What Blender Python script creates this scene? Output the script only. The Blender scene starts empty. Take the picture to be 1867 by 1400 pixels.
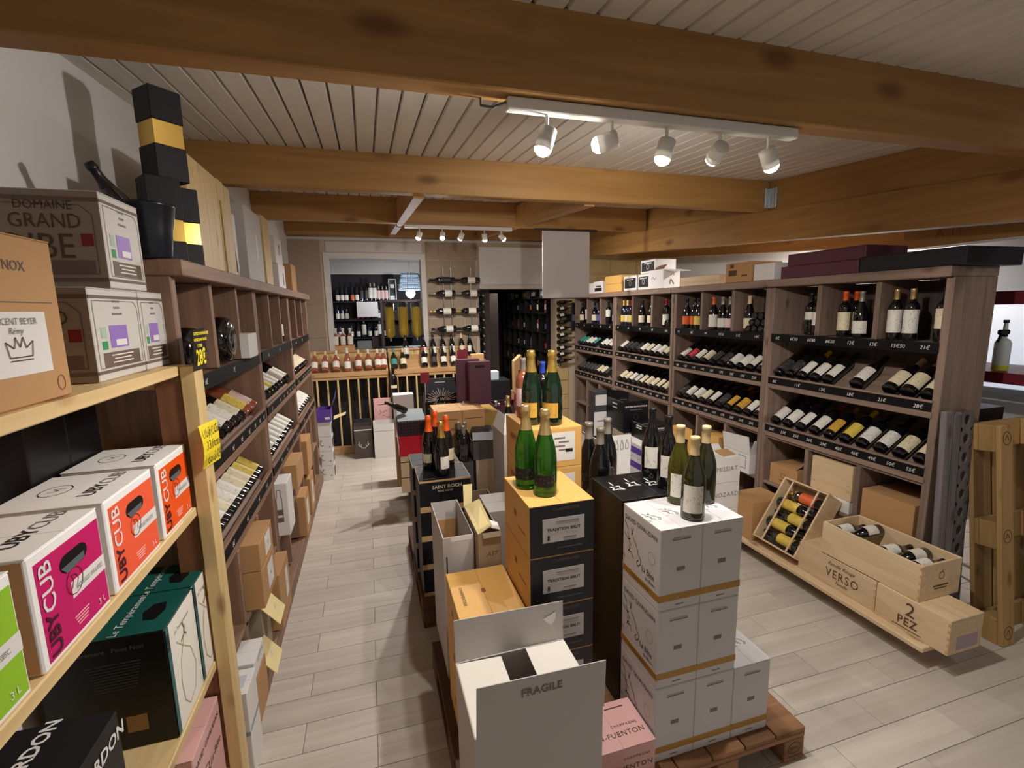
import bpy, math, random
from mathutils import Vector, Matrix
random.seed(7)
sc = bpy.context.scene
COL = sc.collection
R = math.radians

# ------------------------------------------------------------------ camera, world, exposure
cam_d = bpy.data.cameras.new('camera'); cam = bpy.data.objects.new('camera', cam_d); COL.objects.link(cam)
cam_d.sensor_fit = 'HORIZONTAL'; cam_d.sensor_width = 36.0; cam_d.lens = 36.0 * 870.0 / 1867.0
cam_d.clip_start = 0.02; cam_d.clip_end = 60
yaw, pitch, roll = 0.2882, 0.1564, -0.0181
fw = Vector((math.sin(yaw)*math.cos(pitch), math.cos(yaw)*math.cos(pitch), -math.sin(pitch)))
rt = Vector((math.cos(yaw), -math.sin(yaw), 0)); up = rt.cross(fw)
rt2 = rt*math.cos(roll) + up*math.sin(roll); up2 = -rt*math.sin(roll) + up*math.cos(roll)
M = Matrix((rt2, up2, -fw)).transposed().to_4x4(); M.translation = (0, 0, 1.85)
cam.matrix_world = M
sc.camera = cam
sc.view_settings.view_transform = 'Standard'; sc.view_settings.look = 'None'
sc.view_settings.gamma = 1.0; sc.view_settings.use_curve_mapping = False
sc.view_settings.exposure = 0.18
w = bpy.data.worlds.new('world'); sc.world = w; w.use_nodes = True
w.node_tree.nodes['Background'].inputs[0].default_value = (1.0, 0.955, 0.90, 1)
w.node_tree.nodes['Background'].inputs[1].default_value = 0.31

# ------------------------------------------------------------------ helpers
def lin(r, g, b):
    f = lambda c: (c/255/12.92) if c/255 <= 0.04045 else ((c/255+0.055)/1.055)**2.4
    return (f(r), f(g), f(b), 1)
MATS = {}
def nt_new(name):
    m = bpy.data.materials.new(name); m.use_nodes = True
    nt = m.node_tree; b = nt.nodes['Principled BSDF']
    return m, nt, b
def plain(name, rgb, rough=0.55, metal=0.0, spec=0.5, coat=0.0, mottled=0.0):
    if name in MATS: return MATS[name]
    m, nt, b = nt_new(name)
    c = lin(*rgb)
    b.inputs['Base Color'].default_value = c; b.inputs['Roughness'].default_value = rough
    b.inputs['Metallic'].default_value = metal; b.inputs['Specular IOR Level'].default_value = spec
    b.inputs['Coat Weight'].default_value = coat
    if mottled:
        tc = nt.nodes.new('ShaderNodeTexCoord'); n = nt.nodes.new('ShaderNodeTexNoise')
        n.inputs['Scale'].default_value = 14; n.inputs['Detail'].default_value = 6
        nt.links.new(tc.outputs['Object'], n.inputs['Vector'])
        mx = nt.nodes.new('ShaderNodeMix'); mx.data_type = 'RGBA'
        mx.inputs[6].default_value = tuple(x*(1-mottled) for x in c[:3])+(1,)
        mx.inputs[7].default_value = tuple(min(1, x*(1+mottled)) for x in c[:3])+(1,)
        nt.links.new(n.outputs['Fac'], mx.inputs[0]); nt.links.new(mx.outputs[2], b.inputs['Base Color'])
    MATS[name] = m; return m
def wood(name, light, dark, axis='z', scale=1.0, rough=0.6, knots=True, contrast=0.5, vary=0.12):
    if name in MATS: return MATS[name]
    m, nt, b = nt_new(name); N = nt.nodes.new; L = nt.links.new
    tc = N('ShaderNodeTexCoord'); oi = N('ShaderNodeObjectInfo')
    off = N('ShaderNodeVectorMath'); off.operation = 'SCALE'
    cmb = N('ShaderNodeCombineXYZ')
    for i in range(3): L(oi.outputs['Random'], cmb.inputs[i])
    L(cmb.outputs[0], off.inputs[0]); off.inputs['Scale'].default_value = 17.0
    add = N('ShaderNodeVectorMath'); add.operation = 'ADD'
    L(tc.outputs['Object'], add.inputs[0]); L(off.outputs[0], add.inputs[1])
    mp = N('ShaderNodeMapping'); L(add.outputs[0], mp.inputs['Vector'])
    s = [16*scale]*3; s['xyz'.index(axis)] = 0.9*scale; mp.inputs['Scale'].default_value = s
    n1 = N('ShaderNodeTexNoise'); n1.inputs['Scale'].default_value = 1.6; n1.inputs['Detail'].default_value = 7; n1.inputs['Distortion'].default_value = 0.9
    L(mp.outputs[0], n1.inputs['Vector'])
    rp = N('ShaderNodeValToRGB'); rp.color_ramp.elements[0].position = 0.5-contrast*0.4; rp.color_ramp.elements[1].position = 0.5+contrast*0.4
    rp.color_ramp.elements[0].color = lin(*dark); rp.color_ramp.elements[1].color = lin(*light)
    L(n1.outputs['Fac'], rp.inputs[0]); out = rp.outputs[0]
    if knots:
        mp2 = N('ShaderNodeMapping'); L(add.outputs[0], mp2.inputs['Vector'])
        s2 = [9*scale]*3; s2['xyz'.index(axis)] = 4.0*scale; mp2.inputs['Scale'].default_value = s2
        v = N('ShaderNodeTexVoronoi'); v.inputs['Scale'].default_value = 1.0; L(mp2.outputs[0], v.inputs['Vector'])
        r2 = N('ShaderNodeValToRGB'); r2.color_ramp.elements[0].position = 0.07; r2.color_ramp.elements[1].position = 0.21
        r2.color_ramp.elements[0].color = (0.42, 0.32, 0.25, 1); r2.color_ramp.elements[1].color = (1, 1, 1, 1)
        L(v.outputs['Distance'], r2.inputs[0])
        mu = N('ShaderNodeMix'); mu.data_type = 'RGBA'; mu.blend_type = 'MULTIPLY'; mu.inputs[0].default_value = 0.85
        L(out, mu.inputs[6]); L(r2.outputs[0], mu.inputs[7]); out = mu.outputs[2]
    hv = N('ShaderNodeHueSaturation'); mr = N('ShaderNodeMapRange')
    mr.inputs['To Min'].default_value = 1-vary; mr.inputs['To Max'].default_value = 1+vary
    L(oi.outputs['Random'], mr.inputs['Value']); L(mr.outputs[0], hv.inputs['Value']); L(out, hv.inputs['Color'])
    L(hv.outputs[0], b.inputs['Base Color']); b.inputs['Roughness'].default_value = rough
    bp = N('ShaderNodeBump'); bp.inputs['Strength'].default_value = 0.15; bp.inputs['Distance'].default_value = 0.004
    L(n1.outputs['Fac'], bp.inputs['Height']); L(bp.outputs[0], b.inputs['Normal'])
    MATS[name] = m; return m
def emis(name, rgb, strength):
    m, nt, b = nt_new(name)
    b.inputs['Base Color'].default_value = (0.9, 0.9, 0.9, 1)
    b.inputs['Emission Color'].default_value = lin(*rgb); b.inputs['Emission Strength'].default_value = strength
    MATS[name] = m; return m
def glass(name, rgb, rough=0.03, ior=1.48, trans=1.0):
    m, nt, b = nt_new(name)
    b.inputs['Base Color'].default_value = lin(*rgb); b.inputs['Roughness'].default_value = rough
    b.inputs['IOR'].default_value = ior; b.inputs['Transmission Weight'].default_value = trans
    MATS[name] = m; return m
def labelmat(name, rgb, ink=(110, 104, 98), amount=0.4):
    # printed paper: rows of small marks
    m, nt, b = nt_new(name); N = nt.nodes.new; L = nt.links.new
    tc = N('ShaderNodeTexCoord'); mp = N('ShaderNodeMapping'); L(tc.outputs['Object'], mp.inputs[0])
    oi = N('ShaderNodeObjectInfo')
    mp.inputs['Scale'].default_value = (120, 120, 75)
    vv = N('ShaderNodeVectorMath'); vv.operation = 'ADD'
    cm = N('ShaderNodeCombineXYZ')
    ml = N('ShaderNodeMath'); ml.operation = 'MULTIPLY'; ml.inputs[1].default_value = 40; L(oi.outputs['Random'], ml.inputs[0])
    L(ml.outputs[0], cm.inputs[2]); L(mp.outputs[0], vv.inputs[0]); L(cm.outputs[0], vv.inputs[1])
    n = N('ShaderNodeTexNoise'); n.inputs['Scale'].default_value = 1.0; n.inputs['Detail'].default_value = 1; L(vv.outputs[0], n.inputs['Vector'])
    r = N('ShaderNodeValToRGB'); r.color_ramp.elements[0].position = 0.60; r.color_ramp.elements[1].position = 0.66
    r.color_ramp.elements[0].color = (0, 0, 0, 1); r.color_ramp.elements[1].color = (amount,)*3+(1,)
    L(n.outputs['Fac'], r.inputs[0])
    mx = N('ShaderNodeMix'); mx.data_type = 'RGBA'; mx.inputs[6].default_value = lin(*rgb); mx.inputs[7].default_value = lin(*ink)
    L(r.outputs[0], mx.inputs[0]); L(mx.outputs[2], b.inputs['Base Color'])
    b.inputs['Roughness'].default_value = 0.5
    MATS[name] = m; return m

class MB:
    def __init__(s): s.v = []; s.f = []; s.m = []; s.sm = []
    def add(s, vs, fs, mi=0, smooth=False):
        o = len(s.v); s.v += [tuple(v) for v in vs]
        for f in fs: s.f.append(tuple(i+o for i in f)); s.m.append(mi); s.sm.append(smooth)
        return s
    def box(s, x0, x1, y0, y1, z0, z1, mi=0, T=None):
        if x0 > x1: x0, x1 = x1, x0
        if y0 > y1: y0, y1 = y1, y0
        if z0 > z1: z0, z1 = z1, z0
        vs = [(x, y, z) for z in (z0, z1) for y in (y0, y1) for x in (x0, x1)]
        if T: vs = [T @ Vector(v) for v in vs]
        return s.add(vs, [(0, 2, 3, 1), (4, 5, 7, 6), (0, 1, 5, 4), (2, 6, 7, 3), (0, 4, 6, 2), (1, 3, 7, 5)], mi)
    def cbox(s, x0, x1, y0, y1, z0, z1, c=0.003, mi=0, T=None):
        if x0 > x1: x0, x1 = x1, x0
        if y0 > y1: y0, y1 = y1, y0
        if z0 > z1: z0, z1 = z1, z0
        P = ((x0, x1), (y0, y1), (z0, z1)); idx = {}; vs = []
        for i in (0, 1):
            for j in (0, 1):
                for k in (0, 1):
                    b = (P[0][i], P[1][j], P[2][k]); sg = (1-2*i, 1-2*j, 1-2*k)
                    for a in range(3):
                        v = [b[q]+(0 if q == a else sg[q]*c) for q in range(3)]
                        idx[(i, j, k, a)] = len(vs); vs.append(v)
        fs = []
        for a in range(3):
            o = [q for q in range(3) if q != a]
            for e in (0, 1):
                loop = []
                for (p, q) in ((0, 0), (1, 0), (1, 1), (0, 1)):
                    t = [0, 0, 0]; t[a] = e; t[o[0]] = p; t[o[1]] = q
                    loop.append(idx[(*t, a)])
                fs.append(loop)
        for a in range(3):   # edges parallel to a
            o = [q for q in range(3) if q != a]
            for p in (0, 1):
                for q in (0, 1):
                    t0 = [0]*3; t1 = [0]*3; t0[a] = 0; t1[a] = 1
                    for t in (t0, t1): t[o[0]] = p; t[o[1]] = q
                    fs.append([idx[(*t0, o[0])], idx[(*t1, o[0])], idx[(*t1, o[1])], idx[(*t0, o[1])]])
        for i in (0, 1):
            for j in (0, 1):
                for k in (0, 1): fs.append([idx[(i, j, k, a)] for a in range(3)])
        # orient outward
        ctr = Vector(((x0+x1)/2, (y0+y1)/2, (z0+z1)/2)); of = []
        for f in fs:
            A, B, Cc = (Vector(vs[f[0]]), Vector(vs[f[1]]), Vector(vs[f[2]]))
            n = (B-A).cross(Cc-A); mid = sum((Vector(vs[i]) for i in f), Vector())/len(f)
            of.append(f if n.dot(mid-ctr) > 0 else f[::-1])
        if T: vs = [T @ Vector(v) for v in vs]
        return s.add(vs, of, mi)
    def lathe(s, prof, n=18, mi=0, T=None, smooth=True, a0=0, a1=2*math.pi):
        full = abs(a1-a0-2*math.pi) < 1e-6; vs = []; fs = []
        cols = n if full else n+1
        for r, z in prof:
            for i in range(cols):
                a = a0+(a1-a0)*i/n; vs.append((r*math.cos(a), r*math.sin(a), z))
        for j in range(len(prof)-1):
            for i in range(n):
                i2 = (i+1) % cols
                fs.append((j*cols+i, j*cols+i2, (j+1)*cols+i2, (j+1)*cols+i))
        if T: vs = [T @ Vector(v) for v in vs]
        return s.add(vs, fs, mi, smooth)
    def cyl(s, p0, p1, r0, r1=None, n=12, mi=0, caps=True):
        r1 = r0 if r1 is None else r1; p0 = Vector(p0); p1 = Vector(p1); d = p1-p0
        T = Matrix.Translation(p0) @ d.to_track_quat('Z', 'Y').to_matrix().to_4x4()
        L = d.length; s.lathe([(r0, 0), (r1, L)], n, mi, T)
        if caps:
            for r, z, fl in ((r0, 0, True), (r1, L, False)):
                vs = [T @ Vector((r*math.cos(2*math.pi*i/n), r*math.sin(2*math.pi*i/n), z)) for i in range(n)]
                f = list(range(n)); s.add(vs, [f[::-1] if fl else f], mi)
        return s
    def tube(s, pts, r, n=8, mi=0):
        for a, b in zip(pts[:-1], pts[1:]): s.cyl(a, b, r, r, n, mi)
        return s
    def prism(s, poly, d0, d1, plane='xz', mi=0, T=None):
        n = len(poly); vs = []
        for d in (d0, d1):
            for (a, b) in poly:
                vs.append({'xz': (a, d, b), 'xy': (a, b, d), 'yz': (d, a, b)}[plane])
        if T: vs = [T @ Vector(v) for v in vs]
        fs = [tuple(range(n)), tuple(range(2*n-1, n-1, -1))]+[(i, i+n, (i+1) % n+n, (i+1) % n) for i in range(n)]
        o = len(s.v); s.add(vs, fs, mi)
        return s
    def quad(s, a, b, c, d, mi=0): return s.add([a, b, c, d], [(0, 1, 2, 3)], mi)
    def slab(s, a, b, c, d, t, mi=0):
        # thick quad
        a, b, c, d = map(Vector, (a, b, c, d)); n = (b-a).cross(c-a).normalized()*t
        vs = [a, b, c, d, a-n, b-n, c-n, d-n]
        return s.add(vs, [(0, 1, 2, 3), (7, 6, 5, 4), (0, 4, 5, 1), (1, 5, 6, 2), (2, 6, 7, 3), (3, 7, 4, 0)], mi)
    def mesh(s, name, mats):
        me = bpy.data.meshes.new(name); me.from_pydata(s.v, [], s.f)
        for m in (mats if isinstance(mats, (list, tuple)) else [mats]): me.materials.append(m)
        me.polygons.foreach_set('material_index', s.m); me.polygons.foreach_set('use_smooth', s.sm)
        me.update(); return me
def setp(o, label=None, cat=None, group=None, kind=None):
    if label: o['label'] = label
    if cat: o['category'] = cat
    if group: o['group'] = group
    if kind: o['kind'] = kind
    return o
def link(name, data, parent=None, loc=None, label=None, cat=None, group=None, kind=None):
    o = bpy.data.objects.new(name, data); COL.objects.link(o)
    if parent: o.parent = parent
    if loc is not None: o.location = loc
    return setp(o, label, cat, group, kind)
def thing(name, label, cat, loc=(0, 0, 0), rotz=0, group=None):
    o = link(name, None, None, loc, label, cat, group); o.rotation_euler = (0, 0, rotz); o.empty_display_size = 0.05
    return o
def part(name, mb, mat, parent, label=None, kind=None):
    return link(name, mb.mesh(name, mat), parent, None, label, None, None, kind)
def solo(name, mb, mat, label, cat, loc=(0, 0, 0), group=None, kind=None):
    return link(name, mb.mesh(name, mat), None, loc, label, cat, group, kind)
def struct(name, mb, mat, loc=(0, 0, 0), label=None):
    o = link(name, mb.mesh(name, mat), None, loc, label, None, None, 'structure'); return o
TEXTS = []
AX = {'front': (Vector((1, 0, 0)), Vector((0, 0, 1))), 'east': (Vector((0, 1, 0)), Vector((0, 0, 1))),
      'west': (Vector((0, -1, 0)), Vector((0, 0, 1))), 'top': (Vector((1, 0, 0)), Vector((0, 1, 0))),
      'east_up': (Vector((0, 0, 1)), Vector((0, -1, 0))), 'top_in': (Vector((0, -1, 0)), Vector((1, 0, 0))), 'top_out': (Vector((0, 1, 0)), Vector((-1, 0, 0)))}
def text(parent, body, pos, face, size, mat, align='CENTER', shear=0.0, bold=0.0, sx=1.0, spacing=1.0, name='lettering'):
    cu = bpy.data.curves.new('lettering', 'FONT'); cu.body = body; cu.size = size; cu.align_x = align; cu.align_y = 'CENTER'
    cu.shear = shear; cu.offset = bold; cu.resolution_u = 2; cu.space_character = spacing; cu.materials.append(mat)
    o = bpy.data.objects.new(name, cu); COL.objects.link(o); o.parent = parent
    r, u = AX[face] if isinstance(face, str) else face
    n = r.cross(u); mm = Matrix((r*sx, u, n)).transposed().to_4x4(); mm.translation = Vector(pos)+n*0.0012
    o.matrix_local = mm; TEXTS.append(o); return o
def rect(parent, c, face, wd, ht, mat, name='print', t=0.0008, label=None):
    r, u = AX[face] if isinstance(face, str) else face
    n = r.cross(u); c = Vector(c)
    mb = MB(); a = c-r*wd/2-u*ht/2+n*t
    mb.slab(a, a+r*wd, a+r*wd+u*ht, a+u*ht, t*0.9)
    return part(name, mb, mat, parent, label)
def strokes(parent, c, face, lines, wd, mat, name='print'):
    # ink strokes given as polylines in metres on the face
    r, u = AX[face] if isinstance(face, str) else face
    n = r.cross(u); c = Vector(c)+n*0.001; mb = MB()
    for ln in lines:
        for (a, b), (p, q) in zip(ln[:-1], ln[1:]):
            d = Vector((p-a, q-b)); 
            if d.length < 1e-6: continue
            e = Vector((-d.y, d.x)).normalized()*wd/2
            P = [c+r*(x)+u*(y) for x, y in ((a-e.x, b-e.y), (p-e.x, q-e.y), (p+e.x, q+e.y), (a+e.x, b+e.y))]
            mb.quad(*P)
    return part(name, mb, mat, parent)
ORD = ['', 'first', 'second', 'third', 'fourth', 'fifth', 'sixth', 'seventh', 'eighth', 'ninth', 'tenth', 'eleventh', 'twelfth']

# ------------------------------------------------------------------ materials
W_SHL = wood('brown_stained_wood', (158, 124, 100), (112, 84, 68), 'z', 1.0, 0.6, False, 0.7)
W_SHLY = wood('brown_stained_wood_lengthwise', (158, 124, 100), (112, 84, 68), 'y', 1.0, 0.6, False, 0.7)
W_SHR = wood('grey_brown_wood', (150, 126, 110), (102, 84, 73), 'z', 1.0, 0.6, True, 0.8)
W_SHRY = wood('grey_brown_wood_lengthwise', (156, 131, 114), (108, 89, 78), 'y', 1.0, 0.6, True, 0.8)
W_BX = wood('pine_beam_crosswise', (186, 142, 80), (146, 102, 50), 'x', 0.55, 0.5, True, 0.8)
W_BY = wood('pine_beam_lengthwise', (186, 142, 80), (146, 102, 50), 'y', 0.55, 0.5, True, 0.8)
W_PINE = wood('pale_pine', (226, 198, 142), (200, 168, 112), 'z', 0.9, 0.5, True, 0.8)
W_PINEY = wood('pale_pine_lengthwise', (232, 204, 152), (204, 170, 116), 'y', 0.9, 0.5, True, 0.8)
W_PINEX = wood('pale_pine_crosswise', (214, 170, 118), (180, 134, 88), 'x', 0.9, 0.5, True, 0.8)
W_CRATE = wood('crate_wood', (228, 202, 164), (204, 174, 134), 'y', 0.8, 0.55, True, 0.7, 0.05)
W_PAL = wood('pallet_wood', (168, 124, 84), (116, 80, 54), 'x', 0.9, 0.8, True, 1.0, 0.2)
W_PALD = wood('dark_pallet_wood', (120, 84, 62), (72, 48, 36), 'y', 0.9, 0.8, True, 1.0, 0.2)
W_PALU = wood('upright_pallet_wood', (180, 146, 92), (136, 102, 58), 'z', 0.9, 0.8, True, 1.0, 0.2)
W_GREY = wood('weathered_grey_wood', (132, 124, 122), (70, 64, 66), 'z', 0.9, 0.8, True, 0.9, 0.2)
CEIL = wood('grey_painted_boards', (226, 221, 212), (206, 200, 191), 'y', 0.6, 0.36, False, 0.9, 0.04)
FLOOR = wood('pale_plank_tile', (216, 206, 194), (176, 164, 152), 'x', 0.8, 0.42, False, 1.0, 0.07)
GROUT = plain('grout', (120, 110, 100), 0.9)
WHITE = plain('white_plaster', (226, 224, 222), 0.9)
OFFW = plain('off_white_paint', (205, 198, 192), 0.8)
STONE = plain('limewashed_block', (160, 142, 122), 0.95, mottled=0.22)
STONEY = plain('yellow_stone_block', (196, 168, 116), 0.95, mottled=0.22)
MORT = plain('mortar', (188, 170, 146), 0.95)
PANELB = plain('brown_wall_board', (156, 136, 118), 0.85, mottled=0.08)
DARKW = plain('dark_brown_paint', (62, 50, 46), 0.8)
BLACKW = plain('black_paint', (26, 24, 25), 0.6)
BLK = plain('black_card', (19, 18, 20), 0.35, 0, .35)
BLKM = plain('black_matte_card', (22, 22, 27), 0.55, 0, .3)
GRYC = plain('dark_grey_card', (70, 68, 70), 0.5)
RAIL = plain('black_chalk_strip', (15, 14, 15), 0.6, 0, .2)
CHALK = plain('white_chalk', (225, 222, 215), 0.9)
CARD = plain('kraft_cardboard', (186, 142, 94), 0.75, mottled=0.05)
CARDY = plain('yellow_kraft_cardboard', (222, 172, 94), 0.6, mottled=0.04)
CARDI = plain('pale_kraft_inside', (238, 218, 158), 0.7)
CARDG = plain('grey_brown_cardboard', (168, 150, 128), 0.75, mottled=0.04)
CARDIN = plain('brown_box_inside', (128, 94, 66), 0.8)
WCARD = plain('white_card', (228, 224, 220), 0.55)
GWCARD = plain('greyish_white_card', (196, 190, 186), 0.6)
CREAM = plain('cream_paper', (238, 232, 220), 0.6)
GOLDB = plain('gold_print', (176, 130, 54), 0.4, 0.2)
INK = plain('black_ink', (28, 24, 24), 0.6)
INKG = plain('grey_ink', (120, 114, 110), 0.6)
INKB = plain('brown_ink', (86, 62, 44), 0.7)
SILV = plain('silver_print', (200, 190, 170), 0.4)
PINK = plain('pink_card', (226, 176, 172), 0.5)
PURP = plain('purple_print', (98, 66, 160), 0.5)
LILAC = plain('lilac_print', (148, 112, 190), 0.5)
BURG = plain('burgundy_card', (88, 46, 60), 0.4)
REDC = plain('dark_red_card', (150, 20, 36), 0.5)
REDWRAP = plain('red_foil', (205, 34, 58), 0.22, 0.0, 0.7, 0.3)
MAGENTA = plain('magenta_print', (204, 26, 104), 0.35)
CORAL = plain('coral_print', (250, 98, 62), 0.35)
ORANGE = plain('orange_print', (250, 88, 22), 0.35)
LIME = plain('lime_print', (150, 200, 50), 0.35)
GREENC = plain('bottle_green_card', (22, 84, 76), 0.3)
TEALS = plain('teal_card_edge', (34, 96, 96), 0.4)
YELT = plain('yellow_tag', (240, 214, 40), 0.6)
YELI = plain('yellow_ink', (250, 226, 40), 0.6)
TAUPE = plain('taupe_print', (108, 90, 80), 0.6)
TAUPEL = plain('taupe_card', (150, 134, 120), 0.6)
GRNP = plain('green_print', (50, 150, 90), 0.6)
STEEL = plain('brushed_steel', (170, 170, 172), 0.3, 1.0)
ZINC = plain('zinc_plate', (190, 196, 200), 0.4, 0.8)
WMET = plain('white_metal', (226, 224, 220), 0.4)
GREYP = plain('grey_plastic', (90, 98, 102), 0.35)
GOLDF = plain('gold_foil', (232, 192, 100), 0.22, 0.85)
GOLDP = plain('pale_gold_foil', (222, 190, 130), 0.3, 0.8)
ORGF = plain('orange_foil', (238, 92, 24), 0.4, 0.1)
BLKF = plain('black_foil', (22, 20, 22), 0.3)
REDF = plain('red_foil_cap', (150, 24, 32), 0.35)
CREAMF = plain('cream_foil', (216, 190, 140), 0.4)
WHTF = plain('white_foil', (216, 212, 204), 0.4)
GREYF = plain('grey_foil', (150, 140, 128), 0.35, 0.3)
YELF = plain('yellow_foil', (226, 180, 40), 0.4)
BLUEF = plain('blue_foil', (40, 70, 170), 0.4)
G_DARK = plain('dark_bottle_glass', (14, 13, 16), 0.08, 0, 0.7, 0.5)
G_BLUE = plain('blue_black_bottle_glass', (16, 18, 40), 0.08, 0, 0.7, 0.5)
G_OLIV = plain('olive_bottle_glass', (36, 35, 12), 0.08, 0, 0.6, 0.3)
G_ROSE = plain('rose_wine_glass', (150, 82, 58), 0.08, 0, 0.7, 0.5)
G_GRN = glass('green_champagne_glass', (52, 120, 30), 0.02, 1.45, 0.75)
G_CLR = glass('clear_glass', (240, 244, 244), 0.02)
G_OLV2 = glass('olive_white_wine_glass', (84, 80, 24), 0.02, 1.45, 0.45)
G_OIL = glass('golden_oil', (244, 206, 70), 0.05, 1.47, 0.3)
L_WHT = labelmat('white_label', (232, 226, 214)); L_CRM = labelmat('cream_label', (228, 214, 180))
L_YEL = labelmat('yellow_label', (226, 196, 84)); L_RED = labelmat('red_label', (186, 40, 44), (230, 210, 190))
L_GLD = labelmat('gold_label', (206, 158, 60)); L_DRK = labelmat('dark_label', (52, 46, 48), (170, 160, 150))
L_ORG = labelmat('orange_label', (220, 96, 40)); L_PNK = labelmat('pale_pink_label', (236, 200, 196))
L_BLU = labelmat('slate_blue_label', (70, 80, 150), (220, 220, 230)); L_GRN = labelmat('turquoise_label', (60, 140, 130)); L_BLK = labelmat('black_label', (20, 20, 22), (120, 110, 90))
LIT = emis('lit_lamp_face', (255, 244, 224), 40.0)
LITW = emis('lit_wicker', (200, 226, 255), 1.5)

# ------------------------------------------------------------------ bottles
PROF = {
 'bordeaux': dict(p=[(0, .004), (.030, 0), (.0365, .003), (.0375, .010), (.0375, .190), (.0355, .203), (.028, .216), (.0185, .228), (.0148, .242), (.0142, .285), (.0158, .287), (.0158, .297), (.0145, .300), (0, .300)], lab=(.058, .150, .0379), cap=[(.0155, .236), (.0150, .284), (.0166, .286), (.0166, .298), (.0150, .3012), (0, .3012)]),
 'burgundy': dict(p=[(0, .004), (.034, 0), (.0405, .003), (.0415, .010), (.0415, .135), (.0395, .155), (.033, .182), (.024, .208), (.0170, .228), (.0148, .246), (.0142, .282), (.0160, .284), (.0160, .293), (.0145, .296), (0, .296)], lab=(.042, .125, .0419), cap=[(.0168, .232), (.0152, .250), (.0150, .281), (.0168, .283), (.0168, .294), (.0150, .2972), (0, .2972)]),
 'champagne': dict(p=[(0, .004), (.036, 0), (.0430, .003), (.0440, .011), (.0440, .140), (.0425, .160), (.0370, .190), (.0280, .222), (.0190, .252), (.0155, .272), (.0145, .298), (.0175, .301), (.0175, .309), (.0150, .313), (.0150, .322), (0, .324)], lab=(.045, .120, .0444), cap=[(.0265, .232), (.0212, .250), (.0178, .270), (.0166, .296), (.0196, .300), (.0200, .309), (.0178, .314), (.0176, .322), (.0140, .3265), (0, .3275)]),
}
BCACHE = {}
def bmeshes(kind, labarc, labz):
    key = (kind, labarc, labz)
    if key in BCACHE: return BCACHE[key]
    d = PROF[kind]; z0, z1, r = d['lab']
    if labz: z0, z1 = labz
    body = MB().lathe(d['p'], 18).mesh('bottle', G_DARK)
    a = math.radians(labarc)
    lab = MB().lathe([(r, z0), (r+.0002, z1)], 10, 0, None, True, -math.pi/2-a, -math.pi/2+a).mesh('label', L_WHT)
    cap = MB().lathe(d['cap'], 14).mesh('capsule', BLKF)
    BCACHE[key] = (body, lab, cap); return BCACHE[key]
def override(o, mat):
    o.material_slots[0].link = 'OBJECT'; o.material_slots[0].material = mat
def bottle(kind, loc, label, group=None, axis=(0, 0, 1), face=(0, -1, 0), gl=None, lab=None, cap=None, scale=1.0, labarc=62, labz=None, cat='bottle', capdrop=0):
    body, lm, cm = bmeshes(kind, labarc, labz)
    z = Vector(axis).normalized(); f = Vector(face); y = -(f-z*f.dot(z)).normalized(); x = y.cross(z)
    mm = Matrix((x, y, z)).transposed().to_4x4() @ Matrix.Diagonal((scale, scale, scale, 1)); mm.translation = Vector(loc)
    o = link('wine_bottle', body, None, None, label, cat, group); o.matrix_world = mm
    if gl: override(o, gl)
    if lab:
        l = link('label', lm, o); override(l, lab)
    if cap:
        c = link('capsule', cm, o); override(c, cap)
    return o

# ------------------------------------------------------------------ setting: floor
S = 0.073; ZC0 = 2.57
def ceil_z(y): return ZC0+S*y
fl = MB().box(-2.2, 5.2, -2.4, 11.5, -0.05, -0.003)
floor = struct('floor', fl, GROUT)
PL, PW = 0.615, 0.1595
tile = MB().cbox(0.0012, PL-0.0012, 0.0012, PW-0.0012, -0.012, 0, 0.0012).mesh('plank_tile', FLOOR)
cnt = 0; rest = MB()
for k in range(-20, 60):
    y0 = 1.9475+k*PW
    if y0 > 10.8 or y0 < -1.2: continue
    xo = -0.38 if k % 2 == 0 else -0.0725
    for j in range(-3, 9):
        x0 = xo+j*PL
        if x0 < -1.2 or x0 > 4.4: continue
        # keep single planks where the photograph shows bare floor
        vis = ((-0.95 < x0 < 0.3 and 1.3 < y0 < 6.5) or (1.0 < x0 < 3.3 and 0.9 < y0 < 2.9) or (2.0 < x0 < 2.8 and 2.8 < y0 < 3.6))
        if vis and cnt < 290:
            o = link('plank_tile', tile, floor, (x0, y0, 0)); cnt += 1
        else: rest.cbox(x0+.0012, x0+PL-.0012, y0+.0012, y0+PW-.0012, -0.012, 0, 0.0012)
part('plank_tiles', rest, FLOOR, floor, kind='stuff')

# ceiling boards
ce = MB(); ce.slab((-1.05, -1.6, ceil_z(-1.6)+.07), (-1.05, 7.3, ceil_z(7.3)+.07), (5.0, 7.3, ceil_z(7.3)+.07), (5.0, -1.6, ceil_z(-1.6)+.07), -.03)
ceiling = struct('ceiling', ce, OFFW)
bw = 0.098
cb = MB()
y0, y1 = -1.6, 7.25
prof = [(0.0, 0), (0.005, -0.012), (bw-0.010, -0.012), (bw-0.005, 0)]
vs = [(x, y, z+S*(y)) for y in (y0, y1) for x, z in prof]
cb.add(vs, [(0, 1, 5, 4), (1, 2, 6, 5), (2, 3, 7, 6), (0, 4, 7, 3), (0, 3, 2, 1), (4, 5, 6, 7)])
cbm = cb.mesh('ceiling_board', CEIL)
for i in range(60):
    link('ceiling_board', cbm, ceiling, (-0.98+i*bw, 0, ZC0+0.018))

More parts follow.
